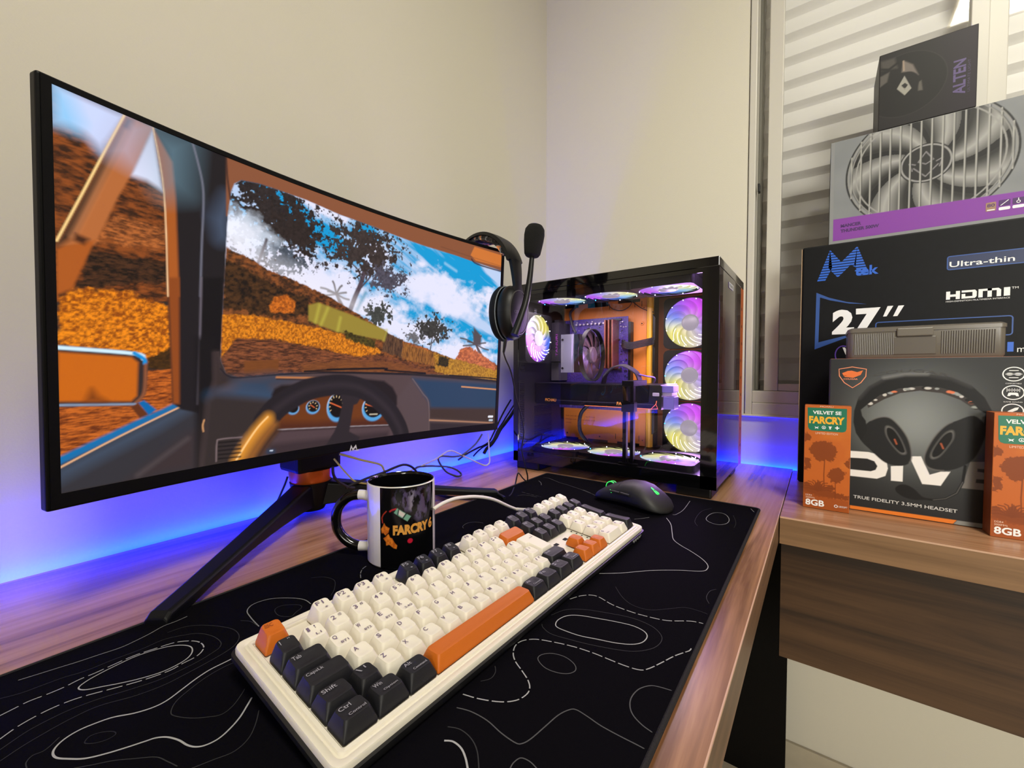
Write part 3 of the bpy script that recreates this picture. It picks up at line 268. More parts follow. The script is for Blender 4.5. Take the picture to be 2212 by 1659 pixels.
BIG = {'mouter':[(723.9,412.9),(740,469.2),(762.4,441.7),(783.9,468.9),(798.8,426.7),(791.4,425.6),(781.6,415.2),(772.7,437.9),(752.5,414.8),(737,436.6),(730.3,412.1)],'tek':[(780.5,431.4),(816.1,412.7)],'frame':[(722.6,386.7),(744.4,375.1),(772.4,363.6),(799.4,356.3),(775.9,361.5),(746.2,370.9),(728.5,377.8),(728.4,286.1),(772.8,298.5),(772.9,295.9),(749.6,285.2),(723.6,274.3)],'t27':[(750.1,302.9),(822.1,350.4)],'quote':[(826.4,332.3),(832.3,350.6),(840.9,350.8),(834.3,331.7)],'quote2':[(839.7,331.3),(846.3,350.3),(853.9,350.4),(847.4,331.8)],'pill':[(908.7,428.4),(997.4,429.8),(997.9,407.1),(909.9,404.9)],'ultra':[(911.8,411.4),(990.4,420.1)],'hdmi':[(908.9,355.4),(983.7,369)],'hdef':[(909,349.9),(983.5,351.6)],'tm':[(985,365.2),(991.7,368.1)],'pill2':[(816.3,320.5),(987.3,321.9),(989.2,317.1),(987.8,300.7)],'ms':[(984.4,261.2),(990.2,276.7)],'m_':[(993.6,260),(1001.3,269)],'vcirc':[(760.6,257.3),(774,278.8)]}
PSU = {'purple':[(748.6,531.1),(782.9,533.5),(816.3,531.3),(878.6,531.5),(924.4,531.1),(954.7,530),(971.2,532),(998.6,527.4)],'hub':[(879.8,603.2),(916.4,603.9),(877.3,640.5)],'ring':[(766.3,623),(994,589.4),(950.7,681),(889.6,609.5)],'t1':[(759.6,512.8),(790.7,518.8)],'t2':[(759.8,503),(816.8,509.1)],'ic1':[(955.9,500.7),(968,517)],'ic2':[(971,499.7),(984.3,516.9)],'ic3':[(986.7,499.2),(999.1,517)],'bars':[(804,668.2),(818.9,663.5),(834.4,658.6),(849.6,653.8),(863.5,649.4),(878,644.8),(892.2,640.3),(906.1,635.9),(919.7,631.6),(935.4,626.7),(952.1,621.4)]}
COOLERBOX = {'emb':[(848,772.8),(858,745.7),(848.7,737.8),(838.3,753.3)],'arc':[(848.2,758.8),(902,748.7)],'text':[(911.5,717.3),(926,769.5)],'sub':[(928.8,711.8),(932.1,769.1)],'blade':[(845.6,801.5),(858.9,789),(867,767.4),(857.4,775.8),(844.3,781.2)],'blade2':[(814.1,812.5),(834,811.1),(837.9,790.8),(816.3,795)],'blade3':[(813.7,784.2),(827.3,788.2),(824,770.7),(814.1,765.1)],'blade4':[(867.3,753.6),(871.4,756.5),(873.2,737.6),(866.7,738.9)]}
DIVE = {'shield':[(758.3,233),(775.6,236.6),(793.6,232.9),(793,220.9),(787,210.8),(776.5,202.1),(765.7,210.4),(759,221.6)],'cat':[(763.8,224.8),(767.7,230.9),(774.1,231.3),(780.5,227.8),(787.4,231.9),(784.5,221.8),(776.8,215.7),(768,217.6),(771.9,221.7),(767.9,222.7),(764.7,222.3)],'catt':[(766.5,211.9),(786.2,214.4)],'band_o':[(778.6,145.6),(779.3,164),(784.4,186.5),(796.4,204.9),(815.7,219.1),(840.2,225),(865.1,225.5),(891.6,220.7),(912.1,209.1),(925.9,191.6),(934.2,170.8),(935.4,147.8),(925.7,150.6),(927.1,168.6),(920.3,173.5),(912.6,185.8),(898.5,197.9),(878.9,204.8),(857.3,206.2),(833.5,201.8),(811.8,191.4),(795.5,174.9),(787.9,166.4),(789.7,156.5),(794.4,148.7),(796.3,132.8),(788.9,116),(782.4,127.5)],'pad_i':[(795.5,174.9),(811.8,191.4),(833.5,201.8),(857.3,206.2),(878.9,204.8),(898.5,197.9),(912.6,185.8),(920.3,173.5),(916.6,173.3),(901.3,187.1),(881.7,196.5),(857.4,199.6),(835.1,195.1),(816.4,184.7),(797.1,169.9)],'cupL':[(796.1,144.8),(809.5,154.7),(822.9,155.6),(834.7,143.7),(845.1,125.2),(850,104.6),(849.3,89.1),(841.7,81.3),(828.8,80.6),(816.9,85),(801.5,101.1),(788.9,116),(788.6,128.1)],'holeL':[(819.5,141.6),(827.6,139.3),(836.5,124.5),(842.6,107.6),(843.5,100),(837,100.2),(826.6,113.7),(819.7,128.8)],'cupR':[(898.2,155.9),(886.7,147.7),(875.2,129.9),(866.9,108.4),(864.5,92.9),(869.5,82.2),(882.9,79.3),(899.8,84.4),(917,101.3),(927.3,132.9),(927.5,150.8),(915.6,164.3)],'holeR':[(894.6,140.9),(886.9,136.6),(878.1,120.8),(871.7,103.2),(873.3,95.9),(881.2,100.6),(890,116.5),(895.5,130)],'dD':[(775.5,97.2),(821.1,97.4)],'D1':[(775.5,97.2),(798.5,97.8),(813.7,94.5),(821.3,85.5),(823,73.9),(820.3,61.7),(810,55.7),(776.3,55.6)],'D2':[(775.7,86),(797.2,86.9),(806.4,83.7),(810.3,76.2),(808.2,69.9),(802.2,66.6),(776.1,66.5)],'I':[(826.6,78.3),(841,81.2),(840.8,55.7),(827.1,55.2)],'V':[(847.8,96.6),(861,98.2),(871.1,71),(883,77.4),(893.4,78.9),(883.5,56),(863.2,55.6)],'E':[(913.4,96.3),(928.7,98.2),(929,87.5),(921,87.3),(921.1,82.8),(929.1,82.1),(929.3,72.3),(920.2,71.8),(919.7,66.3),(929.5,66.1),(929.7,56.6),(905.5,56.2)],'boom':[(908.5,89.3),(906.6,65.2),(900.6,47.6),(889.1,37.3),(876,33),(865.1,33)],'mic':[(832.4,43.8),(838.1,50.6),(846.6,51),(855.2,45.6),(862.3,37.2),(869.2,32.7),(855.5,29.3),(844.2,31.2),(835.5,36.5)],'t':[(792.5,10.8),(925.1,17.5)],'tq':[(793.3,10.5),(924.5,14.7),(924.4,21),(793.1,18)],'stripe':[(776.8,6.2),(901.5,7.1),(896.5,-1.4),(776.9,-2.5)],'stripe2':[(902.1,6.9),(930.2,7.4),(930.4,-0.3),(897.2,-1.2)],'i1':[(952.8,225.5),(961.3,225.5)],'i2':[(952.9,199.5),(961.4,199.8)],'i3':[(952.9,173.6),(961.4,174)]}
RAM = {'green':[(717.2,167.4),(768.5,169.2),(768.7,136.9),(766.1,131.3),(722.4,130.1),(718.1,134.9)],'velvet':[(724.5,156),(761.9,164.3)],'farcry':[(719.4,140.2),(766.5,155.6)],'top':[(734.2,169.9),(751.2,172.7)],'lim':[(728.8,122),(757.8,129.4)],'icons':[(729.8,135.8),(739.4,136.6),(747.8,136.6),(756.9,137)],'gb':[(716.7,1.2),(742.6,18.4)],'ddr':[(716.7,18.6),(725.5,22.6)],'mhz':[(716.8,14.4),(729.9,19.7)],'ub':[(760.6,6.1),(772.3,12.3)],'ubc':[(756.5,9.2),(759.2,9.7)],'crown':[(719.6,98.7),(725.3,109.7),(738.5,114.7),(749.9,112.2),(758,100.9),(756.6,92.7),(750.4,79.8),(742.3,82.9),(734.2,77.7),(725.7,87)],'trunk':[(741.5,82.8),(740.8,58.1),(741.5,37.7)],'crown2':[(746,56.8),(749.1,67.5),(758.6,72.8),(769.7,66.3),(766.8,53.9),(760.6,46.9),(751,47.4)],'trunk2':[(756.1,50.2),(756.4,19.9)],'grass':[(713.9,43.7),(726.6,37.4),(734.7,46.9),(741.5,37.7),(751.1,43.4),(757.6,38.3),(751.3,31.2),(759.3,30.5),(773.5,27),(774.4,20.2),(735.2,20.2),(714.2,24.9)],'left':[(712.8,129.3),(723.4,119.8),(721.9,113.5),(713.1,110.6)],'left2':[(713.9,85.6),(722.4,82.5),(722.7,68),(714.3,62.6)],'right':[(773.9,88.8),(766.3,79.9),(774.2,72.9)]}

# ================================================================== the room
FZ = -.735
CW = mat('cream_wall', (217, 212, 196), .75, bump=.12, bscale=420)
b = MB().box(-.15, 3.2, -.1, 0, FZ-.02, 1.85, CW); struct(b.build('wall_left'), 'cream painted wall behind the curved monitor', 'wall')
b = MB().box(-.15, 0, 0, .580, FZ-.02, 1.85, CW).box(-.15, 0, .580, 2.0, FZ-.02, .120, CW).box(-.15, 0, .580, 2.0, 1.36, 1.85, CW).box(-.15, 0, 2.0, 3.2, FZ-.02, 1.85, CW)
struct(b.build('wall_right'), 'cream painted wall with the window, behind the computer tower', 'wall')
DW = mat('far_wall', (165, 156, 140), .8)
struct(MB().box(3.2, 3.3, -.1, 3.3, FZ-.02, 1.85, DW).build('wall_back'), 'plain wall on the far side of the room', 'wall')
struct(MB().box(-.15, 3.2, 3.2, 3.3, FZ-.02, 1.85, DW).build('wall_front'), 'plain wall opposite the monitor wall', 'wall')
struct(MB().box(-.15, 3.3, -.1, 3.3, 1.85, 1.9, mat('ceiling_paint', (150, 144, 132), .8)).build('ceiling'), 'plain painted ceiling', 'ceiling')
def tiles():
    m = bpy.data.materials.new('floor_tiles'); m.use_nodes = True; nt = m.node_tree; b = nt.nodes['Principled BSDF']; L = nt.links.new
    tc = nt.nodes.new('ShaderNodeTexCoord'); br = nt.nodes.new('ShaderNodeTexBrick'); br.offset = 0; br.inputs['Scale'].default_value = 1; br.inputs['Brick Width'].default_value = .45; br.inputs['Row Height'].default_value = .45
    br.inputs['Mortar Size'].default_value = .003; br.inputs['Color1'].default_value = lin((226, 216, 194)); br.inputs['Color2'].default_value = lin((222, 212, 190)); br.inputs['Mortar'].default_value = lin((150, 140, 122))
    L(tc.outputs['Object'], br.inputs['Vector']); L(br.outputs['Color'], b.inputs['Base Color']); b.inputs['Roughness'].default_value = .3; MATS['floor_tiles'] = m; return m
struct(MB().box(-.15, 3.3, -.1, 3.3, FZ-.05, FZ, tiles()).build('floor'), 'beige ceramic tile floor under the desks', 'floor')
TB = mat('tile_skirting', (188, 178, 156), .35, var=.06, vscale=30)
bb = MB()
for i in range(6): bb.box(0, .008, .06+i*.45-.1+.7*0, .06+i*.45+.347, FZ, -.658, TB)
struct(bb.build('baseboard_right', bevel=.001), 'beige tile skirting along the wall under the side desk', 'baseboard')
# ------------------------------------------------------------------ window
AL = mat('white_aluminium', (206, 202, 192), .38, spec=.5); ALG = mat('grey_aluminium', (140, 138, 130), .4, metal=.4); BLK = mat('black_plastic', (14, 14, 15), .45)
win = bpy.data.objects.new('window_1', None); COL.objects.link(win); win.location = (0, .58, .12); struct(win, 'white aluminium sliding window with louvred shutter behind the stacked boxes', 'window')
def WIN(mb, name, **k):
    mb.v = [(x, y-.58, z-.12) for x, y, z in mb.v]; return mb.build(name, win, **k)
fr = MB().box(-.13, .006, .582, .597, .123, 1.36, AL).box(-.13, .006, 1.985, 2.0, .123, 1.36, AL).box(-.13, .006, .597, 1.985, 1.34, 1.36, AL)
fr.box(-.13, .006, .597, 1.985, .123, .152, AL).box(-.13, .002, .597, 1.985, .152, .181, AL)
fr.box(-.13, -.045, .597, .606, .181, 1.34, ALG)
WIN(fr, 'window_frame', bevel=.002)
WIN(MB().box(-.02, .012, .576, 2.002, .118, .1235, CW), 'window_sill', bevel=.002)
def sash(name, y0, y1, x0, x1, wl, wr):
    s = MB().box(x0, x1, y0, y0+wl, .1815, 1.34, AL).box(x0, x1, y1-wr, y1, .1815, 1.34, AL).box(x0+.004, x1-.004, y0+wl, y1-wr, .1815, .199, AL).box(x0+.004, x1-.004, y0+wl, y1-wr, 1.31, 1.34, AL)
    o = WIN(s, name, bevel=.0015)
    g = MB().add([(x1-.010, y0+wl-.58, .079), (x1-.010, y1-wr-.58, .079), (x1-.010, y1-wr-.58, 1.19), (x1-.010, y0+wl-.58, 1.19)], [(0, 1, 2, 3)], WG).build('pane', o)
    return o
WG = glass('window_glass', (240, 240, 240), .03, 1.45)
sash('sash', .621, .981, -.030, -.006, .029, .0255)
sash('sash', .983, 1.984, -.058, -.036, .029, .029)
la = MB().box(-.012, .003, .6015, .6065, .664, .684, BLK); WIN(la, 'latch', bevel=.001)
sl = MB(); SLM = mat('shutter_slat', (244, 242, 238), .5)
z = .150; pts = [(-.060, 0), (-.0605, .004), (-.066, .014), (-.071, .027), (-.0745, .036), (-.075, .042), (-.069, .050), (-.0615, .0545), (-.060, .0565)]
n = 0
while z < 1.34:
    a = [(x, .60, z+h) for x, h in pts]; b = [(x, 1.985, z+h) for x, h in pts]; a2 = [(x-.0012, y, h) for x, y, h in a]; b2 = [(x-.0012, y, h) for x, y, h in b]
    sl.loft([a+a2[::-1], b+b2[::-1]], SLM); z += .0565; n += 1
sl.box(-.125, -.118, .60, 1.985, .125, 1.35, mat('dark_outside', (30, 28, 24), .9))
WIN(sl, 'shutter', smooth=True)
# ------------------------------------------------------------------ the lamp on the ceiling
lamp = thing('ceiling_light', 'square warm ceiling light, seen only as a reflection in the window glass', 'lamp', (1.38, 1.42, 1.85))
MB().box(-.26, .26, -.26, .26, -.012, 0, mat('lamp_white', (230, 228, 220), .4)).build('lamp_frame', lamp, bevel=.002)
MB().box(-.24, .24, -.24, .24, -.0135, -.0115, mat('lamp_diffuser', (255, 240, 205), .5, emit=(255, 235, 180), es=6.)).build('diffuser', lamp)
# ================================================================== desks
TH = .043
WX = wood('walnut_laminate', 0, ((112, 74, 48), (164, 119, 86), (184, 139, 105)), .27); WY = wood('walnut_laminate_side', 1, ((112, 74, 48), (164, 119, 86), (184, 139, 105)), .27); WE = wood('walnut_edge', 0, ((92, 66, 46), (116, 84, 62), (130, 96, 72))); WEY = wood('walnut_edge_shaded', 1, ((84, 60, 38), (118, 88, 60), (132, 100, 70)))  # side desk edge toned below its top: shading put into the colour
BAND = mat('edge_band', (196, 158, 132), .4); DKP = mat('dark_panel', (13, 11, 10), .7, var=.3, vscale=400, spec=.1)
dk = thing('corner_desk', 'long brown wood-grain desk along the wall carrying monitor, keyboard and computer', 'desk', (0, .684, FZ))
def place(o, p): o.location = (-p.location.x, -p.location.y, -p.location.z); return o
t = MB().box(.012, 1.95, .022, .684, -TH, 0, WX)
t.add([(.012, .6842, -TH), (1.95, .6842, -TH), (1.95, .6842, -.0012), (.012, .6842, -.0012)], [(3, 2, 1, 0)], WE)
t.box(.012, 1.95, .6835, .6845, -.0022, .0002, BAND)
place(t.build('desktop', dk), dk)
place(MB().box(.045, .063, .03, .683, FZ, -TH, DKP).build('end_panel', dk), dk)
place(MB().box(1.88, 1.90, .03, .683, FZ, -TH, DKP).build('end_panel', dk), dk)
d2 = thing('side_desk', 'brown wood-grain side desk under the window carrying the product boxes', 'desk', (0, .686, FZ))
t = MB().box(.022, .4085, .6858, 2.05, -TH, -.0004, WY)
t.add([(.4088, .6858, -TH), (.4088, 2.05, -TH), (.4088, 2.05, -.0012), (.4088, .6858, -.0012)], [(0, 1, 2, 3)], WEY)
t.box(.4080, .4090, .6858, 2.05, -.0022, .0, BAND)
place(t.build('desktop', d2), d2)
WA = wood('walnut_apron_shaded', 1, ((40, 26, 16), (64, 43, 27), (80, 56, 36)))  # desk laminate darkened: shade under the desktop put into its colour
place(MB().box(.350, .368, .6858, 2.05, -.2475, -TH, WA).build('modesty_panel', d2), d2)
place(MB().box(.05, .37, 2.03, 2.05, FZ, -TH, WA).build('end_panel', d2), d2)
# blue light strip stuck to the back edges of the desks
LED = mat('blue_led', (0, 30, 255), .5, emit=(0, 24, 255), es=150.); LED2 = mat('blue_led_short', (0, 30, 255), .5, emit=(0, 24, 255), es=170.); TAPE_BAFFLE = mat('led_tape_and_baffle', (230, 230, 230), .5)
def strip(v0, v1, along_x, label):      # the lit face leans towards the wall
    p = [(.0100, -.0090), (.0175, -.0030), (.0190, -.0050), (.0115, -.0112)] if along_x else [(.0035, -.0090), (.0100, -.0036), (.0108, -.0054), (.0045, -.0112)]
    P = lambda t, q: (t, q[0], q[1]) if along_x else (q[0], t, q[1])
    m = MB().add([P(v0, p[0]), P(v1, p[0]), P(v1, p[1]), P(v0, p[1])], [(0, 1, 2, 3)], LED if along_x else LED2)
    q = [(p[0][0], p[0][1]-.0004), (p[1][0]+.0004, p[1][1]-.0002), p[2], p[3]]
    m.loft([[P(v0, k) for k in q], [P(v1, k) for k in q]], TAPE_BAFFLE)
    e = (.0215, .0005) if along_x else (.0115, .0005); za, zb = -.0145, -.0117
    m.box(*((v0, v1, e[1], e[0]) if along_x else (e[1], e[0], v0, v1)), za, zb, TAPE_BAFFLE)  # added plate under the strip, out of view, stops light leaking down
    tag(m.build('led_strip'), label, 'light strip', 'blue light strips behind the desks')
strip(.05, 1.94, True, 'glowing blue light strip in the gap behind the long desk, under the monitor')
strip(.40, 2.0, False, 'glowing blue light strip at the foot of the window wall, behind the boxes')
# ================================================================== desk mat
PADM = mat('black_cloth', (11, 10, 14), .9, bump=.25, bscale=1800, spec=.02); SEW = mat('stitched_edge', (44, 42, 44), .9, bump=.6, bscale=900, spec=.08)
PC_ = [mat('contour_%d' % k, (v, v, v+2), .8, spec=.2) for k, v in enumerate((34, 46, 76, 122, 160))]
pm = MB(); X0, X1, Y0, Y1 = .396, 1.296, .247, .657
pm.loft([[(x, y, zz) for x, y in rrect(X1-X0, Y1-Y0, .006, 3, (X0+X1)/2, (Y0+Y1)/2)] for zz in (.0004, .0038)], PADM)
for (pts, br, cl, da, wd) in CONTOURS:
    sm = [(q.x, q.y) for q in crv([(a, b, 0) for a, b in pts], 6, bool(cl))]
    sm = [(min(max(x, X0+.004), X1-.004), min(max(y, Y0+.004), Y1-.004)) for x, y in sm]
    k = 0 if br < .24 else 1 if br < .34 else 2 if br < .5 else 3 if br < .72 else 4
    pm.ribbon(sm, wd/1000, ID, .00395, PC_[k], bool(cl) and not da, .0085 if da else 0, .0022 if da else 0)
mo = pm.build('desk_mat'); tag(mo, 'large black cloth desk mat with pale topographic contour lines under the keyboard', 'desk mat')
e = MB(); e.tube([(x, y, .0024) for x, y in rrect(X1-X0-.001, Y1-Y0-.001, .006, 3, (X0+X1)/2, (Y0+Y1)/2)], .0021, SEW, 8, True)
e.build('stitched_hem', mo, smooth=True)

# ================================================================== curved monitor
MY, MT = math.radians(.46), math.radians(-3.0)
EX = Vector((math.cos(MY), math.sin(MY), 0)); N0 = Vector((-math.sin(MY), math.cos(MY), 0)); EZ = Vector((0, 0, 1))
MU = EZ*math.cos(MT)-N0*math.sin(MT); MN = N0*math.cos(MT)+EZ*math.sin(MT); MO = Vector((.835, .2153, .112)); RAD = 1.5; HW = .3065; SAG = RAD-math.sqrt(RAD*RAD-HW*HW)
mon = thing('monitor', 'curved black monitor showing a car driving game, on a black V-shaped stand', 'monitor', (.835, .09, 0))
ML = Vector(mon.location)
def mf(x, v, d=0.):      # point of the curved front (x towards the left end, v up, d outwards)
    r = RAD-d; n = RAD-SAG-math.sqrt(r*r-x*x*(r/RAD)**2); return MO+EX*(x*r/RAD)+MU*v+MN*n-ML
BZ = mat('monitor_black', (9, 9, 10), .45, bump=.05, bscale=900, spec=.15); BZ2 = mat('monitor_edge', (34, 34, 36), .35)
xs = [-HW+2*HW*i/40 for i in range(41)]
def slab(mb, v0, v1, d0, d1, m, hw=HW):
    rr = []
    for i in range(41):
        x = -hw+2*hw*i/40; rr.append([mf(x, v0, d0), mf(x, v1, d0), mf(x, v1, d1), mf(x, v0, d1)])
    return mb.loft(rr, m)
b = MB(); slab(b, 0, .354, -.011, 0, BZ); b.build('panel_housing', mon, bevel=.0022, bseg=3)
b = MB(); slab(b, .004, .350, -.024, -.0105, BZ, .295); slab(b, .06, .30, -.042, -.0235, BZ, .19); b.build('back_shell', mon, bevel=.004)
b = MB()
def bez(x0, x1, v0, v1):
    rr = []
    for i in range(25):
        x = x0+(x1-x0)*i/24; rr.append([mf(x, v0, .0001), mf(x, v1, .0001), mf(x, v1, .0012), mf(x, v0, .0012)])
    b.loft(rr, BZ)
bez(-.304, .304, .0022, .0138); bez(-.304, .304, .3478, .3518); bez(.2978, .304, .0138, .3478); bez(-.304, -.2978, .0138, .3478)
b.build('bezel', mon)
# --- the game picture
cv = Canvas(0, 595, 0, 333.5, 680, 382, (60, 50, 45))
rs = 30
for it in PICTURE:
    k = it[0]; rs += 1
    if k == 'p': cv.poly(it[1], it[2], it[3], it[4])
    elif k == 'l': cv.line([(q.x, q.y) for q in crv([(a, c, 0) for a, c in it[1]], 5)] if len(it[1]) > 2 else it[1], it[2], it[3], it[4], it[5])
    elif k == 'e': cv.ell(it[1], it[2], it[3], it[4], it[5])
    elif k == 't':
        W = cv.bb(it[1], 12); n = fbm(cv.U[W]/it[4]/.8, cv.V[W]/it[5]/.8, it[7], 5); n = np.clip((n-.5)*2.6+.5, 0, 1)[..., None]
        edge = (fbm(cv.U[W]/4, cv.V[W]/4, it[7]+50, 3)-.5)*it[6]*1.6
        A = np.clip(.5-(cv.sdf(it[1], W)+edge)/(2*max(.8, it[6]*.3)), 0, 1)
        cv.comp(W, A, np.array(lin(it[2])[:3])*n+np.array(lin(it[3])[:3])*(1-n))
    elif k == 'clip':
        W = (slice(0, cv.U.shape[0]), slice(0, cv.U.shape[1])); cv.clip = cv.mask(it[1], .8, W)
    elif k == 'unclip': cv.clip = None
    elif k == 'cloud':
        W = (slice(0, cv.U.shape[0]), slice(0, cv.U.shape[1])); n = fbm(cv.U/60+cv.V/40, cv.V/32+cv.U/110, 5, 5); cv.comp(W, np.clip((n-.52)*5, 0, .85), (205, 215, 240))
    elif k in 'cf':
        c, r = it[1], it[2]; g = 1.7; W = cv.win(c[0]-r[0]*g, c[0]+r[0]*g, c[1]-r[1]*g, c[1]+r[1]*g)
        e = np.sqrt(((cv.U[W]-c[0])/r[0])**2+((cv.V[W]-c[1])/r[1])**2)
        if k == 'c': n = fbm(cv.U[W]/16, cv.V[W]/13, rs, 5); cv.comp(W, np.clip((1.25-e+(n-.5)*1.6)*1.4, 0, 1)*it[4], it[3])
        else:
            n = fbm(cv.U[W]/7, cv.V[W]/7, rs, 5); n2 = fbm(cv.U[W]/2.6, cv.V[W]/2.6, rs+9, 2)
            A = np.clip((1.0-e+(n-.5)*2.2+(n2-.5)*1.3)*4, 0, 1)*it[4]
            t = np.clip(.55+1.1*(fbm(cv.U[W]/3, cv.V[W]/3, rs+20, 3)), 0, 1.6)[..., None]
            cv.comp(W, A, np.array(lin(it[3])[:3])*t)
cv.C = np.clip(cv.C, 0, 1)**1.16*1.12
SCR = paint('screen_picture', .4, 1.0, .08)
cv.build('screen', SCR, lambda u, v, d=0.: mf(.2975-u/1000, .014+v/1000, .0004), mon)
b = MB(); LG = mat('silver_print', (205, 205, 205), .4)
for P in BADGE_M: b.face([(x, y) for x, y in P][::-1], lambda u, v, d: mf(u/1000, v/1000, d), .00135, LG)
b.build('badge', mon)
# --- stand
OR = mat('orange_ring', (206, 92, 22), .3, metal=.3); STB = mat('stand_black', (9, 9, 12), .45, spec=.22)
HC = Vector((.835, .066, 0))-ML
cyl = lambda x, y, h: (HC.x+x, HC.y+y, h)
MB().box(HC.x-.037, HC.x+.037, HC.y-.030, HC.y+.030, .071, .26, STB).box(HC.x-.034, HC.x+.034, HC.y+.02, HC.y+.10, .19, .25, STB).build('column', mon, bevel=.006)
MB().lathe([(0, .052), (.0295, .052), (.031, .056), (.0325, .066), (.0325, .072), (0, .072)], OR, cyl, 40).build('collar', mon, smooth=True)
MB().lathe([(0, .006), (.020, .006), (.023, .012), (.030, .045), (.0315, .052), (0, .052)], STB, cyl, 40).build('hub', mon, smooth=True)
for s in (1, -1):
    a = Vector((.835+s*.010, .070, .0)); e = Vector((.835+s*.243, .256, .0)); d = (e-a).normalized(); k = Vector((-d.y, d.x, 0)); rings = []
    for t in np.linspace(0, 1, 12):
        c = a+(e-a)*t-ML; hw = .0165-.006*t; top = .040*(1-t)**1.1+.0135; bot = .018*(1-t)*t*2.2+(.012 if t < .9 else 0)*(1-t)+.0008
        if t > .9: hw *= 1
        rings.append([c+k*hw+EZ*bot, c+k*hw+EZ*(top-.003), c+k*(hw-.003)+EZ*top, c-k*(hw-.003)+EZ*top, c-k*hw+EZ*(top-.003), c-k*hw+EZ*bot])
    rings.append([p+d*.006 - EZ*(.004 if i in (1, 2, 3, 4) else 0) for i, p in enumerate(rings[-1])])
    for r in rings[-3:]:
        pass
    MB().loft(rings, STB).build('leg', mon, bevel=.0015)

# ================================================================== keyboard
kb = thing('keyboard', 'cream, black and orange full-size mechanical keyboard lying on the black desk mat', 'keyboard', (1.063, .5217, .018))
kb.rotation_euler = (Matrix.Rotation(3.1194, 4, 'Z') @ Matrix.Rotation(.099, 4, 'X')).to_euler()
U = .01905; KW = 22.5*U; KD = 6.25*U
CRM = mat('cream_case', (226, 219, 204), .42); KCR = mat('cream_keycap', (230, 223, 208), .52, bump=.05, bscale=1500); KBK = mat('black_keycap', (22, 22, 27), .5, bump=.06, bscale=1500); KOR = mat('orange_keycap', (196, 100, 18), .5, bump=.05, bscale=1500)
KLG = {'w': mat('violet_legend', (112, 96, 120), .6), 'b': mat('grey_legend', (150, 148, 158), .6), 'o': mat('dark_orange_legend', (160, 78, 20), .6)}
CBK = mat('case_black', (20, 20, 22), .45); HOL = mat('hole_black', (6, 6, 6), .8)
def kring(mx, my, z, r, n=4): return [(x, y, z) for x, y in rrect(KW+2*mx, KD+2*my, r, n, KW/2, KD/2)]
MB().loft([kring(.0108, .0108, -.0118, .007), kring(.0125, .0125, -.008, .008), kring(.0125, .0125, -.0045, .008), kring(.0100, .0100, -.0040, .007)], CBK).build('lower_case', kb, smooth=True)
rim = MB()
rim.loft([kring(.0104, .0104, -.0045, .007), kring(.0104, .0104, -.0008, .007), kring(.0098, .0098, .0004, .0066), kring(.0062, .0062, .0005, .005), kring(.0052, .0052, -.0006, .0045), kring(.0042, .0042, -.0004, .004), kring(.0036, .0036, .0012, .0034), kring(.0014, .0014, .0015, .002), kring(.0008, .0008, .0009, .0016), kring(.0008, .0008, -.0010, .0016)], CRM, False, False)
rim.build('upper_case', kb, smooth=True, ang=50)
pl = MB(); pl.face(rrect(KW+.0016, KD+.0016, .0016, 2, KW/2, KD/2), ID, -.0010, CRM)
for u, v, a, c in ((15.95, 2.45, .0075, .0050), (17.05, 2.45, .0075, .0050)): pl.face(rrect(a, c, .0008, 2, u*U, v*U), ID, -.0008, HOL)
for v in (2.75, 2.35, 1.95, 1.55): pl.face(rrect(.0026, .0022, .0008, 2, 18.38*U, v*U), ID, -.0008, HOL)
pl.build('switch_plate', kb)
for s in (0, 1): MB().tube([(.03+s*(KW-.06), KD-.004, -.0118), (.03+s*(KW-.06), KD-.002, -.0243)], .006, CBK, 12).build('foot', kb)
br = MB(); wv = []
for i in range(40): t = i/39; wv.append((.397+.028*t, -.0078+.0021*math.sin(i*1.9)*(1-.3*t)+.0012*math.sin(i*.7)))
br.ribbon(wv, .0007, lambda u, v, d: (u, -.01265-d, v), 0, mat('case_mark', (210, 210, 214), .5)); br.build('maker_mark', kb)
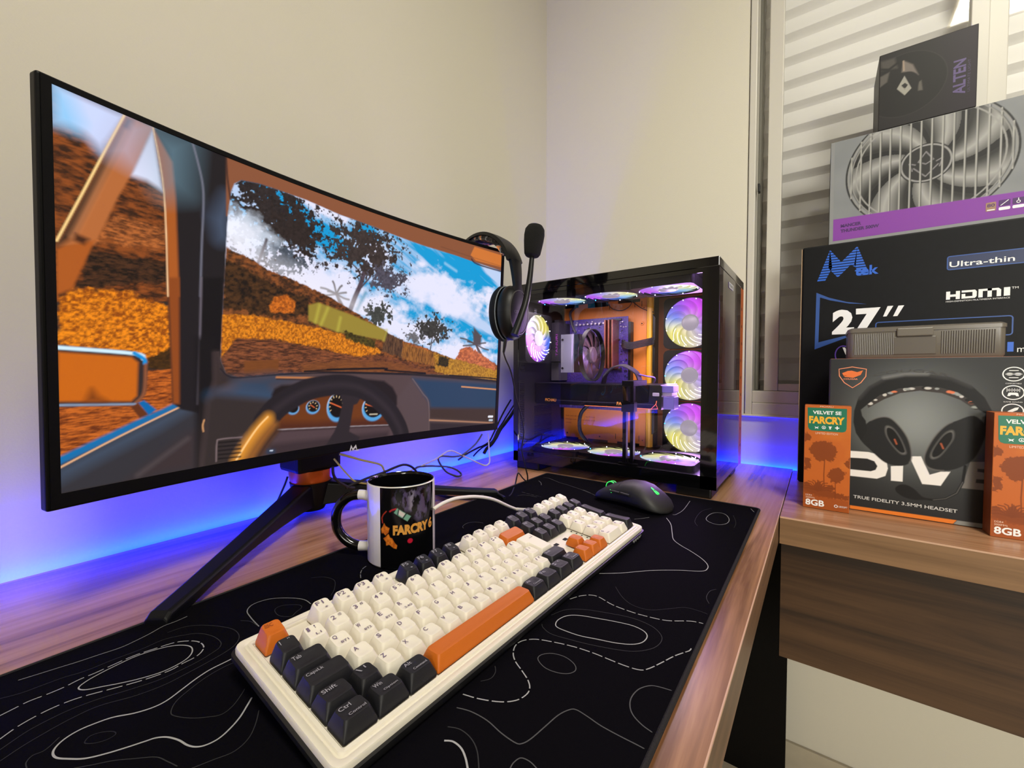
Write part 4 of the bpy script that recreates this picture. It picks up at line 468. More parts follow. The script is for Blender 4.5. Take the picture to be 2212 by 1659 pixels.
# rows: y of the row (units from the front), height, tilt of the top (deg, + faces the typist)
ROWS = {0: (5.25, .0122, 9), 1: (4., .0118, 8), 2: (3., .0102, 6), 3: (2., .0094, 2), 4: (1., .0094, -3), 5: (0., .0096, -5)}
NKEY = [0]; REST = MB()
def keycap(u, row, wd, kind, top='', sub='', alt='', dp=1., iso=False):
    yb, h, ti = ROWS[row]; m = {'w': KCR, 'b': KBK, 'o': KOR}[kind]; k = MB(); lm = KLG[kind]
    w0 = wd*U-.0007; d0 = dp*U-.0007; x = (u+wd/2)*U; y = (yb+dp/2)*U; w1 = w0-.0062; d1 = d0-.0052; sh = .0012; ta = math.radians(ti)
    def R(w_, d_, z, r, off, tilt=True):
        return [(px, py, z+((py-y-off)*math.tan(ta) if tilt else 0)) for px, py in rrect(w_, d_, r, 4, x, y+off)]
    z0 = .0006
    rg = [R(w0, d0, z0, .0012, 0, False), R(w0-.0002, d0-.0002, z0+.0022, .0013, .0001, False), R(w1+.0010, d1+.0010, z0+h-.0012, .0026, sh), R(w1, d1, z0+h, .0028, sh), R(w1-.0009, d1-.0009, z0+h+.0001, .0028, sh)]
    long = wd >= 1.7 or dp > 1.5
    if not long: rg += [R(w1*.62, d1*.62, z0+h-.00045, .0028, sh), R(w1*.3, d1*.3, z0+h-.0007, .0015, sh)]
    else: rg += [R(w1*.86, d1*.55, z0+h-.0003, .002, sh)]
    k.loft(rg, m)
    if iso:   # the arm of the L-shaped enter key
        pass
    fr = lambda a, c, d: (a, c, z0+h+.00022+(c-y-sh)*math.tan(ta)+d)
    L = x-w1/2; T = y+sh+d1/2; B = T-d1
    if top:
        s = .0040 if len(top) < 3 else .0033; ln = {'Caps Lock': .016}.get(top, min(w1*.62, .0031*len(top) if len(top) < 3 else .0019*len(top)))
        if len(top) == 1: ln = .0031 if top not in "1I'-.,;]|!*~^v<>" else {'1': .0019, 'I': .0007, "'": .0006}.get(top, .0018)
        k.text(top, (L+.0016, T-.0013-s, L+.0016+ln, T-.0013), fr, 0, lm, bold=.01 if top not in "1I'-.,;" else 0.)
    if alt: k.text(alt, (L+w1*.60, T-.0042 if alt not in '^`_"' else T-.0024, L+w1*.60+(.0028 if alt in '@#$%&_+<>?^' else .0009 if alt in '!|:' else .0016), T-.0013), fr, 0, lm)
    if sub:
        ln = min(w1*.66, .0016*len(sub)+.0008); k.text(sub, (x+.0012-ln/2 if not long else L+.0016, B+.0022, x+.0012+ln/2 if not long else L+.0016+ln, B+.0043), fr, 0, lm, bold=.01)
    NKEY[0] += 1
    if (u, row) in SMALL:
        b0 = len(REST.v); REST.v += k.v; REST.f += [tuple(i+b0 for i in f) for f in k.f]; REST.m += [REST.mi(k.mats[j]) for j in k.m]; return
    o = k.build('keycap', kb, smooth=True, ang=28)
    if kind == 'o': o['label'] = 'orange keycap'
    elif kind == 'b': o['label'] = 'black keycap'
    else: o['label'] = 'cream keycap'
SMALL = {(20.5, 3), (19.5, 3), (20.5, 4), (19.5, 2), (20.5, 2), (15.25, 0), (16.25, 0), (17.25, 0), (19.5, 1), (20.5, 1)}
KK = keycap
KK(0, 0, 1, 'o', 'ESC')
for i in range(12):
    g = i//4; KK(2+i+.5*g, 0, 1, 'b' if g == 1 else 'w', 'F%d' % (i+1), '*')
for i, c in enumerate(("'", '1', '2', '3', '4', '5', '6', '7', '8', '9', '0', '-', '=')):
    KK(i, 1, 1, 'b' if i == 0 else 'w', c, 'L1' if c == '1' else '', ('"', '!', '@', '#', '$', '%', '"', '&', '*', '(', ')', '_', '+')[i])
KK(13, 1, 2, 'o')
KK(0, 2, 1.5, 'b', 'Tab')
for i, c in enumerate('QWERTYUIOP'): KK(1.5+i, 2, 1, 'w', c, {'Q': 'BT1', 'W': 'BT2', 'E': 'BT3', 'R': '2.4G'}.get(c, ''))
KK(11.5, 2, 1, 'w', "'", '', '`'); KK(12.5, 2, 1, 'w', '[', '', '{')
KK(0, 3, 1.75, 'b', 'CapsLk')
for i, c in enumerate('ASDFGHJKL'): KK(1.75+i, 3, 1, 'w', c)
KK(10.75, 3, 1, 'w', 'C'); KK(11.75, 3, 1, 'w', '~', '', '^'); KK(12.75, 3, 1, 'w', ']', '', '}')
# L-shaped enter: one upright cap with a wider head
def enter():
    z0, h, y, ta = .0006, .0098, 3.*U, math.radians(3); k = MB(); sh = .0012
    out = [(13.75, 2.), (15., 2.), (15., 4.), (13.5, 4.), (13.5, 3.), (13.75, 3.)]
    def R(i, z, off, tl=True):
        o = []
        for (a, c), (dx, dy) in zip(out, ((1, 1), (-1, 1), (-1, -1), (1, -1), (1, 1), (1, 1))): o.append((a*U+dx*i, c*U+dy*i+off, z+((c*U-y)*math.tan(ta) if tl else 0)))
        return o
    k.loft([R(.0004, z0, 0, False), R(.0006, z0+.002, 0, False), R(.0028, z0+h-.0008, sh), R(.0034, z0+h, sh)], KCR)
    fr = lambda a, c, d: (a, c, z0+h+.0002+(c-y)*math.tan(ta)+d)
    k.ribbon([(14.62*U, 3.62*U), (14.62*U, 3.45*U), (14.3*U, 3.45*U)], .0006, fr, 0, KLG['w'])
    o = k.build('keycap', kb, smooth=True, ang=28, bevel=.0005); o['label'] = 'cream L-shaped enter keycap'; NKEY[0] += 1
enter()
KK(0, 4, 1.25, 'b', 'Shift'); KK(1.25, 4, 1, 'b', '\\', '', '|')
for i, c in enumerate('ZXCVBNM'): KK(2.25+i, 4, 1, 'w', c)
KK(9.25, 4, 1, 'w', ',', '', '<'); KK(10.25, 4, 1, 'w', '.', '', '>'); KK(11.25, 4, 1, 'w', ';', '', ':'); KK(12.25, 4, 1, 'w', '/', '', '?')
KK(13.25, 4, 1.75, 'b', 'Shift')
KK(0, 5, 1.25, 'b', 'Ctrl', 'Control'); KK(1.25, 5, 1.25, 'b', 'Win', 'Option'); KK(2.5, 5, 1.25, 'b', 'Alt', 'Command'); KK(3.75, 5, 6.25, 'o')
KK(10., 5, 1.25, 'b', 'Alt', 'Command'); KK(11.25, 5, 1.25, 'b', 'Fn'); KK(12.5, 5, 1.25, 'b', '=', '', '<'); KK(13.75, 5, 1.25, 'b', 'Ctrl', 'Control')
for r in (0, 1, 2):
    for i in range(3): KK(15.25+i, r, 1, 'b', (('Prt', 'Scr', 'Pau'), ('Ins', 'Hm', 'PgU'), ('Del', 'End', 'PgD'))[r][i])
KK(16.25, 4, 1, 'o', '^')
for i in range(3): KK(15.25+i, 5, 1, 'o', '<v>'[i])
for i in range(4): KK(18.5+i, 0, 1, 'w', '-', '+')
for i, c in enumerate(('Num', '/', '*', '-')): KK(18.5+i, 1, 1, 'b', c)
for r, t in ((2, '789'), (3, '456'), (4, '123')):
    for i, c in enumerate(t): KK(18.5+i, r, 1, 'w', c, {'7': 'Hm', '8': '^', '9': 'Up', '4': '<', '6': '>', '1': 'End', '2': 'v', '3': 'Dn'}.get(c, ''))
KK(21.5, 3, 1, 'b', '+', dp=2.); KK(21.5, 5, 1, 'b', 'J', dp=2.)
KK(18.5, 5, 2, 'w', '0', 'Ins'); KK(20.5, 5, 1, 'w', '.', 'Del')
ro = REST.build('keycaps', kb, smooth=True, ang=28); ro['kind'] = 'stuff'
b = MB(); kc = crv([tuple(Vector(q)) for q in KEYBOARD_CABLE], 5)
mi = (Matrix.Translation((1.063, .5217, .018)) @ Matrix.Rotation(3.1194, 4, 'Z') @ Matrix.Rotation(.099, 4, 'X')).inverted()
CABW = mat('white_cable', (222, 216, 206), .45)
b.tube([mi @ p for p in kc], .0022, CABW, 10)
e = mi @ kc[-1]; e2 = Vector((e.x, KD+.013, -.006)); b.tube(crv([e, (e+e2)/2+Vector((0, 0, -.001)), e2], 4), .0026, CABW, 10)
b.build('cable', kb, smooth=True)

# ================================================================== mug
TX = MB
mug = thing('mug', 'white mug with black printed front, black handle and black inside', 'mug', (.859, .322, .0042))
WH = mat('white_ceramic', (222, 218, 212), .14, coat=.4); BG = mat('black_ceramic', (8, 8, 9), .12, coat=.4)
R0 = .0402; HT = .0945
MB().lathe([(0, .003), (.034, .003), (.0355, 0), (.0385, 0), (R0, .002), (R0, HT-.0025), (R0-.0006, HT-.0008), (R0-.0012, HT-.0003)], WH, n=64).build('body', mug, smooth=True)
MB().lathe([(R0-.0012, HT-.0003), (R0-.0022, HT), (R0-.0032, HT-.0012), (R0-.0036, HT-.004), (R0-.0036, .008), (.030, .005), (0, .005)], BG, n=64).build('inside', mug, smooth=True)
TH0 = .8901
def cyl_(u, v, d=0.): a = TH0+u/1000/R0; r = R0+.00015+d; return (r*math.cos(a), r*math.sin(a), v/1000-.0042)
cv = Canvas(-25.2, 45, 5.2, 97.5, 190, 240, (9, 9, 11))
W = (slice(0, 240), slice(0, 190)); n = fbm(cv.U/5, cv.V/9, 3, 5)
pl_ = [(-10, 95), (-9, 84), (-5.6, 75), (2, 71), (8.8, 70.4), (14, 62), (19.2, 57.4), (28, 60), (35, 69.4), (38.3, 82), (38, 95)]
cv.comp(W, cv.mask(pl_, 2.5, W)*np.clip((n-.40)*4, 0, .6), (96, 84, 124))
cv.comp(W, cv.mask([(8, 93), (14, 93), (17, 78), (13, 70), (9, 72)], 2, W)*np.clip((n-.42)*4, 0, .6), (150, 144, 162))
for P in ([(-24.0, 50.3), (-22, 53), (-20.1, 57.4), (-18, 54), (-13.6, 52.0), (-14.5, 49), (-14.9, 46.9), (-18.4, 43.4), (-21, 46), (-23.1, 45.4)], [(-21.2, 39.8), (-18, 42), (-14.9, 45.3), (-13, 41), (-10.8, 40.4), (-8, 35), (-5.2, 31.9), (-6.0, 28.2), (-9, 29), (-11.7, 31.2), (-14, 33), (-17.7, 31.8), (-18, 36)]):
    Wb = cv.bb(P, 3); k = fbm(cv.U[Wb]/2.2, cv.V[Wb]/2.2, 8, 3)[..., None]; cv.comp(Wb, cv.mask(P, .4, Wb), np.array(lin((214, 128, 40))[:3])*k*1.3+np.array(lin((160, 62, 20))[:3])*(1-k))
cv.line([(-6.4, 73.9), (-11, 72.5), (-13, 71)], 1.6, (180, 40, 50)); cv.line([(-17.3, 70.9), (-21, 67), (-22.9, 63), (-22, 57.5)], .9, (190, 60, 40))
cv.poly([(-4.8, 74.7), (10.4, 63.9), (6.3, 58.7), (-8.5, 69.4)], (112, 160, 140), .4); cv.poly([(-2.8, 72.5), (3.9, 67.7), (1.1, 63.5), (-3.7, 67.6)], (205, 195, 190), .4)
cv.line([(-3, 73.3), (-4.4, 67)], 1.2, (20, 20, 22)); cv.line([(5, 67.5), (1.4, 62.7)], 1.4, (20, 20, 22)); cv.ell((9.2, 35.8), (3.0, 2.8), (196, 30, 56), .3)
MP = paint('mug_print', .15, 0, .5)
b = MB(); GO = mat('golden_print', (214, 150, 62), .35)
b.text('FARCRY', (-9.8, 43.6, 33, 55.2), cyl_, .0002, GO, bold=.06); b.text('6', (34, 43.8, 41.2, 56.2), cyl_, .0002, GO, bold=.05); cv.build('print', MP, cyl_, mug, b)
hd = Vector((.59, -.807, 0)); path = [(.0385, .0725), (.052, .0745), (.066, .0705), (.0765, .060), (.0805, .046), (.0785, .031), (.069, .0185), (.055, .0115), (.0385, .0115)]
hp = crv([hd*r+EZ*z for r, z in path], 6); rad = [.0062 if i in (0, len(hp)-1) else .0057 for i in range(len(hp))]
i0 = next(i for i, p in enumerate(hp) if Vector((p.x, p.y)).length > .050); i1 = max(i for i, p in enumerate(hp) if Vector((p.x, p.y)).length > .0505)
h = MB(); h.tube(hp[:i0+1], .0060, WH, 14).tube(hp[i1:], .0060, WH, 14).tube(hp[i0:i1+1], .0059, BG, 14); h.build('handle', mug, smooth=True)
# ================================================================== mouse
ms = thing('mouse', 'black computer mouse with green glowing wheel and logo, between keyboard and computer tower', 'mouse', (.497, .482, .0042))
ax = Vector((.028, .130, 0)).normalized(); nx = Vector((ax.y, -ax.x, 0)); MSM = mat('mouse_shell', (26, 25, 27), .55, bump=.03, bscale=1200); MSD = mat('mouse_side', (18, 18, 19), .6)
GRN = mat('green_glow', (30, 200, 70), .4, emit=(60, 235, 90), es=1.3)
prof = [(0, .024, .010), (.03, .029, .0155), (.1, .0315, .0215), (.2, .0315, .0285), (.32, .030, .0345), (.45, .0295, .0398), (.58, .0308, .0410), (.7, .033, .0380), (.82, .0335, .0285), (.91, .030, .0195), (.97, .022, .011), (1., .010, .005)]
def mring(t, w_, h_):
    c = ax*(-.0635+.127*t); o = []
    for k in range(28):
        a = 2*PI*k/28; ca, sa = math.cos(a), math.sin(a); y = w_*math.copysign(abs(ca)**.75, ca); zz = math.copysign(abs(sa)**.8, sa); z_ = .0008+(h_-.0008)*(.30+.70*zz if zz > 0 else .30+.30*zz)
        o.append(c+nx*(y*(1-.10*max(0, -zz)))+EZ*z_)
    return o
m_ = MB().loft([mring(*p) for p in prof], MSM); si = m_.mi(MSD)
for i in range((len(prof)-1)*28):
    a = 2*PI*((i % 28)+.5)/28
    if math.sin(a) < .42 and 2 <= i//28: m_.m[i] = si
m_.build('shell', ms, smooth=True, ang=60)
def mtop(t, y):
    ts = [p[0] for p in prof]; hh = np.interp(t, ts, [p[2] for p in prof]); ww = np.interp(t, ts, [p[1] for p in prof]); s_ = max(0, 1-(abs(y)/ww)**(2/.75))**.5
    return ax*(-.0635+.127*t)+nx*y+EZ*(.0008+(hh-.0008)*(.30+.70*s_**.8))
b = MB()
for s_ in (-.0042, .0042): b.tube([mtop(t, s_)+EZ*.0001 for t in np.linspace(.01, .36, 14)], .0005, MSD, 6)
b.tube([mtop(.37, y)+EZ*.0001 for y in np.linspace(-.024, .024, 14)], .0005, MSD, 6); b.build('button_seam', ms)
wc = ax*(-.0635+.127*.15)+EZ*.0195
wh = thing_ = MB().lathe([(.0020, -.0036), (.0100, -.0036), (.0108, -.0024), (.0108, .0024), (.0100, .0036), (.0020, .0036)], mat('wheel_rubber', (16, 16, 16), .7), lambda x, y, h_: wc+ax*x+EZ*y+nx*h_, 28).build('scroll_wheel', ms, smooth=True)
b = MB()
for s_ in (-1, 1): b.tube([wc+ax*math.cos(a)*.0105+EZ*math.sin(a)*.0105+nx*s_*.0032 for a in np.linspace(0, 2*PI, 28)[:-1]], .0008, GRN, 6, True)
b.build('wheel_light', wh)
b = MB(); FM = lambda u, v, d: mtop(.80+v, u)+EZ*(.0004+d)
for P in ([(-.0045, .04), (-.001, .055), (.0005, .02), (-.001, -.01), (-.003, .01)], [(.0045, .04), (.001, .055), (.0008, .02), (.0012, -.02), (.0035, .0)], [(-.002, -.015), (.0025, -.015), (.002, -.05), (-.001, -.055)]):
    P2 = P; b.face(P2, FM, .0002, GRN)
b.build('logo', ms)
b = MB(); 
for t0, t1 in ((.30, .43), (.445, .58)):
    top = [ax*(-.0635+.127*t)+nx*(np.interp(t, [p[0] for p in prof], [p[1] for p in prof])*.985+.0006)+EZ*(.0225) for t in np.linspace(t0, t1, 6)]
    b.tube(top, .0022, MSD, 8)
b.build('side_buttons', ms, smooth=True)
b = MB(); b.tube([ax*(-.0635+.127*.30)+nx*(.0302)+EZ*z_ for z_ in (.0195, .0205)], .0007, GRN, 8); b.tube([ax*(-.0635+.127*.285)+nx*(.0300)+EZ*z_ for z_ in (.0240, .0246)], .0007, GRN, 8); b.build('indicator', ms)
# ================================================================== headset
hs = thing('headset', 'black gaming headset with upright foam microphone hanging on the corner of the monitor', 'headset', (.558, .205, .28))
HL = Vector(hs.location); HB = mat('headset_black', (13, 13, 14), .45, spec=.35); HB2 = mat('headset_soft', (16, 16, 18), .75, spec=.2); HPL = mat('headset_gloss', (20, 20, 22), .25); FOAM = mat('mic_foam', (12, 12, 12), 1., bump=.8, bscale=1500)
def camo():
    m = bpy.data.materials.new('camouflage_fabric'); m.use_nodes = True; nt = m.node_tree; b = nt.nodes['Principled BSDF']; tc = nt.nodes.new('ShaderNodeTexCoord'); n = nt.nodes.new('ShaderNodeTexNoise'); n.inputs['Scale'].default_value = 75; n.inputs['Detail'].default_value = 1
    r = nt.nodes.new('ShaderNodeValToRGB'); r.color_ramp.interpolation = 'CONSTANT'; e = r.color_ramp.elements; e[0].color = lin((22, 22, 24)); e[1].position = .52; e[1].color = lin((120, 118, 122)); k = e.new(.58); k.color = lin((224, 140, 84)); k = e.new(.66); k.color = lin((40, 40, 42)); k = e.new(.40); k.color = lin((66, 60, 58)); k = e.new(.45); k.color = lin((24, 24, 25))
    nt.links.new(tc.outputs['Object'], n.inputs['Vector']); nt.links.new(n.outputs['Fac'], r.inputs['Fac']); nt.links.new(r.outputs['Color'], b.inputs['Base Color']); b.inputs['Roughness'].default_value = .9; MATS['camo'] = m; return m
CAMO = camo()
HX = .558; BY, BZc, BA, BB_ = .205, .400, .077, .0905
def band(mb, off, th, wd, a0, a1, m, n=36):
    rr = []
    for i in range(n+1):
        a = a0+(a1-a0)*i/n; c, s_ = math.cos(a), math.sin(a); nn = Vector((0, c/BA, s_/BB_)).normalized(); p = Vector((HX, BY+BA*c, BZc+BB_*s_))-HL+nn*off
        rr.append([p+nn*q+Vector((x, 0, 0)) for x, q in ((-wd, 0), (-wd*.9, th), (0, th*1.18), (wd*.9, th), (wd, 0), (wd*.8, -.0008), (-wd*.8, -.0008))])
    return mb.loft(rr, m)
band(MB(), -.004, .006, .0225, math.radians(20), math.radians(160), HB).build('headband', hs, smooth=True, ang=50)
band(MB(), -.0125, .0095, .0200, math.radians(32), math.radians(148), CAMO).build('headband_pad', hs, smooth=True, ang=60)
for s_ in (1, -1):
    yo = MB(); c0 = Vector((HX, BY+s_*.0715, .4310))-HL
    pts = [Vector((HX, BY+s_*.0715, .434)), Vector((HX, BY+s_*.0745, .415)), Vector((HX, BY+s_*.0765, .395)), Vector((HX, BY+s_*.0775, .378)), Vector((HX, BY+s_*.077, .362))]
    rr = []
    for i, p in enumerate(crv(pts, 4)):
        wd = .0155-.0006*i+(.00 if i < 10 else (i-10)*.0022); rr.append([p-HL+Vector((x*wd, y*.0042, 0)) for x, y in ((-1, -1), (1, -1), (1.05, .6), (.6, 1), (-.6, 1), (-1.05, .6))])
    yo.loft(rr, HB); yo.build('slider', hs, smooth=True, ang=40)
    cy = BY+s_*.058
    fr = lambda x, y, h_, s_=s_, cy=cy: Vector((HX-s_*0+x*.72, cy+s_*h_, .337+y))-HL
    cup = MB().lathe([(0, -.004), (.046, -.004), (.0495, 0), (.0505, .006), (.0495, .012), (.0455, .019), (.0415, .022), (.0400, .0235), (.0385, .0222), (.0375, .0235), (.020, .0255), (0, .026)], HB, fr, 44).build('ear_cup', hs, smooth=True, ang=40)
    MB().lathe([(.0412, .0222), (.0405, .0240), (.0392, .0240), (.0388, .0225)], mat('cup_ring', (70, 68, 66), .3), fr, 44).build('ring', cup, smooth=True)
    MB().lathe([(.028, -.0045), (.030, -.016), (.035, -.0215), (.042, -.0235), (.0485, -.0205), (.052, -.0145), (.052, -.0085), (.0495, -.0042)], HB2, fr, 44).build('ear_cushion', hs, smooth=True, ang=60)
    if s_ == 1:
        q = MB().tube([fr(.0502*math.cos(a), .0502*math.sin(a), -.0055) for a in np.linspace(0, 2*PI, 49)[:-1]], .0010, mat('silver_piping', (120, 126, 130), .4), 6, True); q.build('piping', cup)
        b = MB(); b.text('COUGAR', (-22, -3, 14, 2.5), lambda u, v, d: fr(-u/1000*1.2, v/1000, .0262), 0, mat('cup_mark', (58, 56, 58), .4)); b.build('mark', cup)
mp = [Vector((.586, .2955, .293)), Vector((.573, .2995, .323)), Vector((.559, .3020, .357)), Vector((.5465, .3015, .40)), Vector((.5365, .300, .443)), Vector((.533, .300, .462))]
mc = crv([p-HL for p in mp], 5); MB().tube(mc, [.0078-.0042*i/(len(mc)-1) for i in range(len(mc))], HB, 12).build('microphone_boom', hs, smooth=True)
d = (mc[-1]-mc[-4]).normalized(); c0 = mc[-1]-d*.020; k1 = d.orthogonal().normalized(); k2 = d.cross(k1)
MB().lathe([(.004, -.002), (.0125, .0), (.0150, .004), (.0165, .014), (.0182, .028), (.0190, .040), (.0180, .050), (.0140, .0565), (.007, .0595), (0, .060)], FOAM, lambda x, y, h_: c0+k1*x+k2*y+d*h_, 28).build('microphone_foam', hs, smooth=True)
CB_ = mat('cable_black', (12, 12, 13), .5)
hcv = crv([Vector(p)-HL for p in HEADSET_CABLE], 5); b = MB().tube(hcv, .0014, CB_, 8); b.tube([hcv[0]+EZ*.008, hcv[2], hcv[6]], [.0036, .0032, .0022], CB_, 10); b.build('cable', hs, smooth=True)
# ================================================================== loose cables
def cable(pts, r, m, label, dz=0, n=5, closed=False):
    P = crv([Vector(p) for p in pts], n); P = [Vector((p.x, p.y, max(p.z, r+.0004))) for p in P]
    o = MB().tube(P, r, m, 10).build('cable', None, smooth=True); return tag(o, label, 'cable', 'loose cables on the desk behind the monitor and mug')
CYL = mat('cable_cream', (216, 206, 110), .5); CGR = mat('cable_grey', (70, 74, 82), .5); CWH = mat('cable_white', (210, 208, 200), .5)
cable(WHITE_CABLE, .0017, CWH, 'thin white cable looping on the desk between monitor and computer tower')
cable(LOOP_CABLE, .0020, CGR, 'dark grey cable with a loop lying on the desk behind the mug')
cable(BLACK_A, .0042, CB_, 'thickest black cable running down behind the monitor corner to the wall')
cable([(x, y+.0, z_) for x, y, z_ in BLACK_B], .0022, CB_, 'black cable sagging left along the wall from the monitor corner')
cable(BLACK_C, .0019, CB_, 'thin black cable reaching the desk edge by the wall below the monitor corner')
cable(YELLOW_A, .0018, CYL, 'pale yellow cable running sideways from under the monitor to the mug')
cable(YELLOW_B, .0014, CYL, 'thin pale yellow cable slanting down beside the monitor stand')
cable(BLACK_D, .0022, CB_, 'black cable curving down to the right leg of the monitor stand')
cable(BLACK_E, .0021, CB_, 'black cable arching up behind the rim of the mug')
cable(BLACK_F, .0016, CB_, 'thin black cable hanging straight down left of the monitor stand')
cable(DESK_CABLE_A, .0032, CB_, 'black cable lying on the desk right of the mug, nearest the wall')
cable([(x, y, .0062 if y > .245 else .0035) for x, y, z_ in DESK_CABLE_B], .0028, CB_, 'black cable lying from behind the mug onto the edge of the desk mat')

# ================================================================== computer tower
pc = thing('computer_tower', 'black computer tower with glass sides and glowing rainbow fans, orange inside', 'computer', (.245, .368, 0))
PL_ = Vector(pc.location)
def PB_(mb, name, par=None, **k):
    mb.v = [(x-PL_.x, y-PL_.y, z_-PL_.z) for x, y, z_ in mb.v]; return mb.build(name, par or pc, **k)
PK = mat('case_black_steel', (8, 8, 9), .42, spec=.3); PG = mat('case_gloss', (6, 6, 7), .08, coat=.5); PO = mat('case_orange', (206, 122, 44), .45); PO2 = mat('case_yellow', (212, 158, 30), .4); PD = mat('case_orange_side', (190, 92, 24), .45)
TG = glass('tinted_glass', (232, 228, 232), .0, 1.5); TG2 = glass('tinted_front_glass', (120, 112, 116), .0, 1.55)
X0, X1, Y0, Y1 = .105, .385, .147, .589
b = MB().box(X0+.002, X1-.001, Y0+.002, Y1-.001, .018, .0415, PK); PB_(b, 'base', bevel=.002)
for x in (.116, .318):
    for y in (.153, .518): PB_(MB().box(x, x+.062, y, y+.062, 0, .0185, PK), 'foot', bevel=.003)
b = MB().box(X0+.001, X1, Y0, Y1, .4125, .430, PG); PB_(b, 'top_panel', bevel=.0015)
# rear panel with real openings
b = MB(); ya, yb = .1475, .1515
def rear(xa, xb, za, zb): b.box(xa, xb, ya, yb, za, zb, PK)
rear(.112, .217, .0415, .4125); rear(.3015, .345, .0415, .4125); rear(.345, .3645, .208, .229); rear(.3645, .383, .0415, .4125); rear(.345, .3645, .25, .4125)
rear(.217, .3015, .142, .229); rear(.217, .283, .25, .373); rear(.283, .3015, .229, .373); rear(.217, .3015, .386, .4125); rear(.217, .283, .229, .25) ; rear(.217, .3015, .0415, .063); rear(.345, .3645, .0415, .063)
rear(.217, .285, .373, .386)
for z_ in (.119, .0995, .081): rear(.217, .3015, z_, z_+.0035)
for k in range(3):
    pass
for z0_ in (.063, .0845, .103, .1225):
    for j in range(4): rear(.217, .3015, z0_+.0042*j+.0016, z0_+.0042*j+.0036) if z0_+.0042*j+.0036 < .142 else None
for i in range(16): rear(.219+.0052*i, .2206+.0052*i, .063, .142)
for i in range(34):
    z_ = .064+.0043*i
    if z_ < .206: rear(.345, .3645, z_, z_+.0016)
for i in range(4): rear(.345+.0052*i, .3466+.0052*i, .063, .208)
for i in range(5): rear(.283, .3645, .2305+.0042*i, .2321+.0042*i)
for i in range(18): rear(.283+.0046*i, .2844+.0046*i, .229, .25)
for i in range(3): rear(.285, .3115, .374+.0044*i, .3756+.0044*i)
PB_(b, 'rear_panel')
b = MB().box(.150, .1535, .153, .388, .0425, .4115, PO); b.box(.150, .162, .1515, .1545, .0425, .4115, PK)
b.loft([[(.1535+h_, y, z_) for y, h_ in ((.385, -.003), (.386, .004), (.389, .009), (.394, .011), (.399, .009), (.4015, .003), (.4015, -.003))] for z_ in (.0425, .4115)], PO2)
for (y, z_, r) in ((.165, .058, .0022), (.262, .056, .0019), (.264, .036, .0013), (.326, .0565, .0022), (.377, .0565, .0013), (.378, .386, .0014)):
    b.lathe([(0, .0004), (r, .0004), (r, 0)], HOL, lambda x, q, h_, y=y, z_=z_: (.1537+h_, y+x, z_+q), 14)
b.lathe([(0, .0002), (.0015, .0002), (.002, .0016), (.0042, .0014), (.0052, 0)], PO, lambda x, q, h_: (.1537+h_, .3735+x, .3475+q), 20)
b.lathe([(0, .0018), (.0015, .0018), (.0016, 0)], HOL, lambda x, q, h_: (.1537+h_, .3735+x, .3475+q), 12)
for y, z_ in ((.287, .3895), (.354, .3895), (.372, .3895), (.3675, .0535), (.306, .0535)): b.box(.1535, .154, y, y+.0012, z_, z_+.014, HOL)
for y0_, y1_, za, zb in ((.153, .200, .0365, .0478), (.229, .285, .032, .0478), (.312, .369, .031, .0478), (.227, .284, .398, .4115), (.312, .368, .402, .4115), (.156, .198, .402, .4115)): b.box(.1536, .156, y0_, y1_, max(za, .0425), zb, PK)
hexa = [(.4025, .0), (.4085, .006), (.4085, .058), (.4025, .068)]
for z_ in (.075, .150, .225, .300): b.prism([(y, z_+q) for y, q in hexa], lambda u, v, d: (.150+d, u, v), 0, .012, PK)
TX_ = mat('brown_print', (96, 46, 20), .6); tf = lambda u, v, d: (.1538+d, u, v)
b.text('love and do be', (.160, .1045, .203, .1085), tf, 0, TX_); b.text('by Pichau', (.222, .1035, .248, .1075), tf, 0, TX_); b.text('Design Lab, use carefully and', (.160, .0940, .248, .0985), tf, 0, TX_); b.text('wisely.', (.160, .0850, .179, .0890), tf, 0, TX_)
PB_(b, 'motherboard_tray')
b = MB().box(.106, .112, Y0, Y1, .018, .4125, PD).box(.112, .139, .580, Y1-.0003, .02, .4125, PD)
for k in range(9): b.box(.118+.004*(k % 3), .124+.004*(k % 3), .5886, .589, .06+.038*k, .066+.038*k, PK)
PB_(b, 'back_panel', bevel=.0006)
b = MB().box(.112, .1155, .402, .430, .0425, .4115, mat('inner_orange', (150, 84, 40), .5)); b.box(.112, .150, .400, .4025, .0425, .4115, PK); PB_(b, 'fan_mount')
# glass sides
b = MB().add([(.3838, .152, .0415), (.3838, .5620, .0415), (.3838, .5620, .4125), (.3838, .152, .4125)], [(0, 1, 2, 3)], TG); g = PB_(b, 'glass_side_panel')
b = MB().box(.3832, .3852, .5615, .5888, .0185, .4125, PG).box(.3832, .3852, .1475, .1605, .0185, .4125, PG).box(.3832, .3852, .1475, .5888, .0185, .0415, PG).box(.3832, .3852, .1605, .5615, .4045, .4125, PG); PB_(b, 'glass_border')
PB_(MB().box(.366, .383, .5645, .5865, .0415, .4125, PK), 'front_pillar')
b = MB().add([(.3825, .5885, .0215), (.1395, .5885, .0215), (.1395, .5885, .4125), (.3825, .5885, .4125)], [(0, 1, 2, 3)], TG2); PB_(b, 'glass_front_panel')
b = MB().box(.140, .150, .560, .584, .0415, .4125, mat('front_trim', (70, 66, 64), .4, metal=.3)).box(.130, .366, .575, .586, .0415, .046, PK); PB_(b, 'front_frame')
